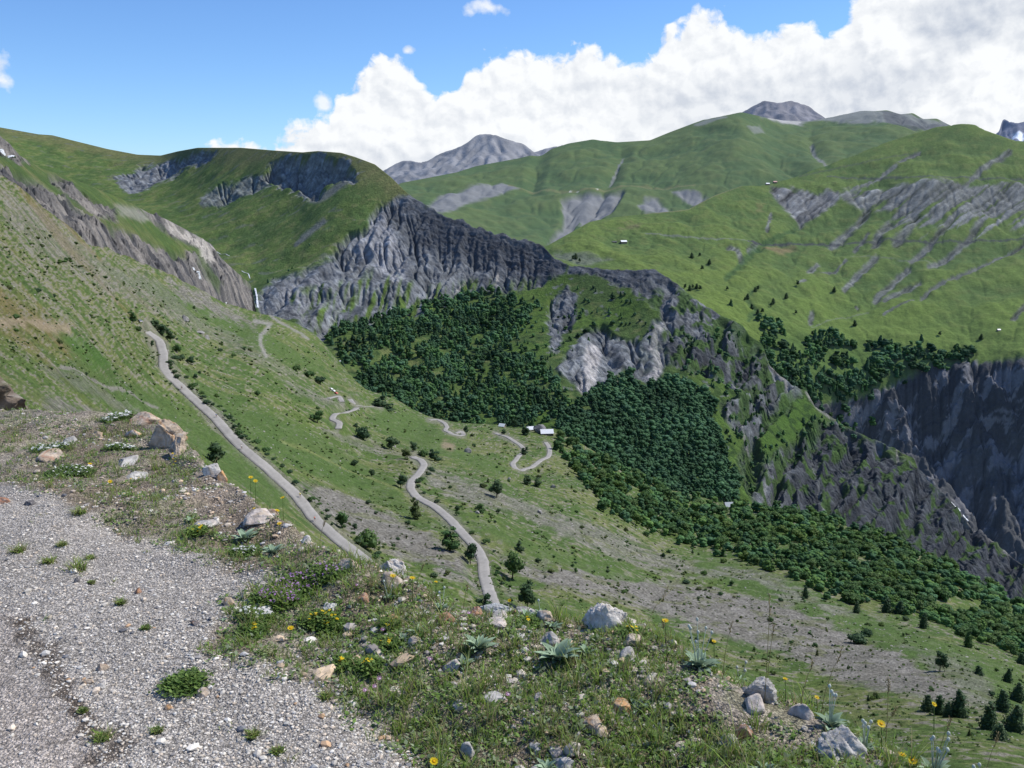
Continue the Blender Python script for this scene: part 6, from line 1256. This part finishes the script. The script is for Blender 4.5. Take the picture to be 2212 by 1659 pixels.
for i, (px, py, w_, n_, lab) in enumerate([(423,1150,34,14,'small yellow flower cluster below the flat grey stone'),(545,1365,40,16,'yellow flowers in the grass left of the big low yellow flower'),(690,1342,60,18,'loose yellow flowers below the thyme'),(715,1350,40,10,'yellow flowers right of the loose ones'),(742,1440,16,8,'tight yellow cluster at the gravel edge'),(796,1452,24,10,'yellow cluster in the grass near the pink flowers'),(838,1408,30,7,'yellow cluster left of the grey green rosette'),(840,1364,14,5,'little yellow cluster beside the rusty stone'),(1364,1398,26,14,'bright yellow cluster right of the biggest boulder'),(1141,1368,8,3,'single tiny yellow cluster beside the tan block')]):
    cushion('yellow_flower_cluster', px, py, w_, 14, n_, (.85,.60,.02), LP, lab, 'flowers', .0065, 30+i)
# ================================================================ SKY, SUN, CAMERA
SUN_AZ, SUN_EL = math.radians(68), math.radians(50)      # azimuth clockwise from the view direction (+Y)
w = bpy.data.worlds.new('World'); scene.world = w; w.use_nodes = True; nt = w.node_tree; nt.nodes.clear()
out = nt.nodes.new('ShaderNodeOutputWorld'); bg = nt.nodes.new('ShaderNodeBackground'); nt.links.new(bg.outputs[0], out.inputs[0])
sky = nt.nodes.new('ShaderNodeTexSky'); sky.sky_type = 'NISHITA'; sky.sun_disc = False; sky.sun_elevation = SUN_EL; sky.sun_rotation = SUN_AZ
sky.altitude = 1500; sky.air_density = 1.0; sky.dust_density = .6; sky.ozone_density = 1.3
STR = .10
bg.inputs['Strength'].default_value = STR
tc = nt.nodes.new('ShaderNodeTexCoord').outputs['Generated']
sp = nt.nodes.new('ShaderNodeSeparateXYZ'); nt.links.new(tc, sp.inputs[0])
az = mth(nt, 'ARCTAN2', sp.outputs[0], sp.outputs[1]); el = mth(nt, 'ARCSINE', sp.outputs[2])
D2R = PI/180
azd = mth(nt, 'DIVIDE', az, D2R); eld = mth(nt, 'DIVIDE', el, D2R)
# elevation of the top of the cumulus bank for each compass bearing (degrees)
def azel(px, py):
    p = pos(px, py, 1.0); return math.degrees(math.atan2(p[0], p[1])), math.degrees(math.atan(p[2]))
top = [(300,352),(400,338),(480,312),(560,285),(640,268),(690,255),(712,240),(722,195),(740,165),(780,155),(808,130),(835,120),(870,125),(890,142),(920,170),(950,185),(985,178),(1000,150),(1030,130),(1060,118),(1100,105),(1160,98),(1230,104),(1300,108),(1370,112),(1410,100),(1440,70),(1475,50),(1500,22),(1560,28),(1610,45),(1645,62),(1690,58),(1750,48),(1800,50),(1830,25),(1850,-10),(1900,-60),(2000,-130),(2212,-200)]
pt = [azel(a, b) for a, b in top]; A0, A1, E0, E1 = -60.0, 60.0, -5.0, 30.0
def curve(node_in, pts):
    n = nt.nodes.new('ShaderNodeFloatCurve'); c = n.mapping.curves[0]; n.mapping.extend = 'HORIZONTAL'
    pts = [((a-A0)/(A1-A0), (e-E0)/(E1-E0)) for a, e in pts]
    c.points[0].location = (0, pts[0][1]); c.points[1].location = (1, pts[-1][1])
    for p in pts: c.points.new(*p)
    n.mapping.update(); nt.links.new(node_in, n.inputs[1]); return n.outputs[0]
azn = ramp(nt, azd, A0, A1)
topd = ramp(nt, curve(azn, [(-60, 2)]+pt+[(50, 20),(60,16)]), 0, 1, E0, E1)
def cvec(da, de):
    c = nt.nodes.new('ShaderNodeCombineXYZ'); nt.links.new(mth(nt,'ADD',azd,da), c.inputs[0]); nt.links.new(mth(nt,'MULTIPLY',mth(nt,'ADD',eld,de),1.15), c.inputs[1]); return c.outputs[0]
def vor(vec, scale, smooth=.35, det=0):
    n = nt.nodes.new('ShaderNodeTexVoronoi'); n.voronoi_dimensions = '2D'; n.feature = 'SMOOTH_F1'; n.inputs['Scale'].default_value = scale; n.inputs['Smoothness'].default_value = smooth
    n.inputs['Detail'].default_value = det; n.inputs['Roughness'].default_value = .55; nt.links.new(vec, n.inputs['Vector']); return n.outputs['Distance']
def warp(vec, amt, scale):
    n = nt.nodes.new('ShaderNodeTexNoise'); n.noise_dimensions = '2D'; n.inputs['Scale'].default_value = scale; n.inputs['Detail'].default_value = 4; nt.links.new(vec, n.inputs['Vector'])
    s = nt.nodes.new('ShaderNodeVectorMath'); s.operation = 'MULTIPLY_ADD'; nt.links.new(n.outputs['Color'], s.inputs[0]); s.inputs[1].default_value = (amt,amt,0); nt.links.new(vec, s.inputs[2]); return s.outputs[0]
def billow(da, de):
    v = warp(cvec(da, de), .9, .55)
    a = mth(nt,'SUBTRACT',.75,vor(v,.28,.5)); b = mth(nt,'SUBTRACT',.6,vor(v,.75,.4)); c = mth(nt,'SUBTRACT',.6,vor(v,1.9,.4)); 
    n = nt.nodes.new('ShaderNodeTexNoise'); n.noise_dimensions = '2D'; n.inputs['Scale'].default_value = 1.1; n.inputs['Detail'].default_value = 7; n.inputs['Roughness'].default_value = .62; nt.links.new(v, n.inputs['Vector'])
    s = mth(nt,'MULTIPLY',a,1.0); s = mth(nt,'MULTIPLY_ADD',b,.5,s); s = mth(nt,'MULTIPLY_ADD',c,.13,s); return mth(nt,'MULTIPLY_ADD',mth(nt,'SUBTRACT',n.outputs[0],.5),.75,s)
b0 = billow(0,0); b1 = billow(.28,.42)
d = mth(nt,'SUBTRACT',topd,eld)                       # degrees below the cloud top
dens = mth(nt,'ADD',mth(nt,'MULTIPLY',mth(nt,'MINIMUM',d,6.0),1.0), mth(nt,'MULTIPLY',mth(nt,'SUBTRACT',b0,.62),1.9))
# small loose puffs
def puff(px, py, rx, ry, k=1.0):
    a, e = azel(px, py); x_ = mth(nt,'DIVIDE',mth(nt,'SUBTRACT',azd,a),rx); y_ = mth(nt,'DIVIDE',mth(nt,'SUBTRACT',eld,e),ry)
    return mth(nt,'SUBTRACT',k,mth(nt,'SQRT',mth(nt,'ADD',mth(nt,'MULTIPLY',x_,x_),mth(nt,'MULTIPLY',y_,y_))))
nz = nt.nodes.new('ShaderNodeTexNoise'); nz.noise_dimensions='2D'; nz.inputs['Scale'].default_value = .9; nz.inputs['Detail'].default_value = 6; nt.links.new(cvec(0,0), nz.inputs['Vector'])
nzv = mth(nt,'MULTIPLY',mth(nt,'SUBTRACT',nz.outputs[0],.5),3.2)
pf = None
for p in ((1050,16,1.3,.50),(700,222,.55,.65),(-4,160,.55,1.0),(880,110,.5,.22)):
    v = mth(nt,'ADD',puff(*p),nzv); pf = v if pf is None else mth(nt,'MAXIMUM',pf,v)
m1 = ramp(nt, dens, -.10, .42); m2 = ramp(nt, pf, .0, 1.1, 0, .85)
mask = mth(nt,'MAXIMUM',m1,m2)
# relief lit from the sun's side, grey bases inside the bank
rel = ramp(nt, mth(nt,'SUBTRACT',b0,b1), -.42, .20)
big = nt.nodes.new('ShaderNodeTexNoise'); big.noise_dimensions='2D'; big.inputs['Scale'].default_value = .16; big.inputs['Detail'].default_value = 5; big.inputs['Roughness'].default_value=.55; nt.links.new(warp(cvec(3.7,1.9),1.5,.3), big.inputs['Vector'])
deep = mth(nt,'MULTIPLY',ramp(nt, d, .8, 4.5), ramp(nt, big.outputs[0], .42, .60)); east = ramp(nt, azd, 8, 27)
deep = mth(nt,'MULTIPLY',deep,mth(nt,'MULTIPLY_ADD',east,.55,.45))
lit = mth(nt,'SUBTRACT',mth(nt,'MULTIPLY_ADD',rel,.40,.68), mth(nt,'MULTIPLY',deep,.46), clamp=True)
cc = mixc(nt, lit, (.40/STR,.47/STR,.60/STR), (.98/STR,1.0/STR,1.02/STR))
# slight lift of the blue towards the camera's rendering of the sky
hs = nt.nodes.new('ShaderNodeHueSaturation'); nt.links.new(sky.outputs[0], hs.inputs['Color']); hs.inputs['Saturation'].default_value = 1.05; hs.inputs['Value'].default_value = 1.18
nt.links.new(mixc(nt, mask, mixc(nt, 1, hs.outputs[0], (.80,1.06,1.40), 'MULTIPLY'), cc), bg.inputs['Color'])
sd = bpy.data.lights.new('sun', 'SUN'); sd.energy = 4.9; sd.angle = math.radians(.5); sd.color = (1,.955,.88)
so = bpy.data.objects.new('sun', sd); COL.objects.link(so)
dirv = Vector((math.sin(SUN_AZ)*math.cos(SUN_EL), math.cos(SUN_AZ)*math.cos(SUN_EL), math.sin(SUN_EL)))
so.rotation_euler = dirv.to_track_quat('Z','Y').to_euler(); so.location = (0,0,50)
cd = bpy.data.cameras.new('camera'); cam = bpy.data.objects.new('camera', cd); COL.objects.link(cam); scene.camera = cam
cam.location = (0,0,0); cam.rotation_euler = (PI/2-PITCH, 0, 0); cd.sensor_fit = 'HORIZONTAL'; cd.angle = math.radians(60); cd.clip_start = .05; cd.clip_end = 150000
scene.view_settings.view_transform = 'Standard'; scene.view_settings.look = 'None'; scene.view_settings.exposure = 0
scene.render.engine = 'CYCLES'; scene.cycles.max_bounces = 5; scene.cycles.diffuse_bounces = 2; scene.cycles.transparent_max_bounces = 4
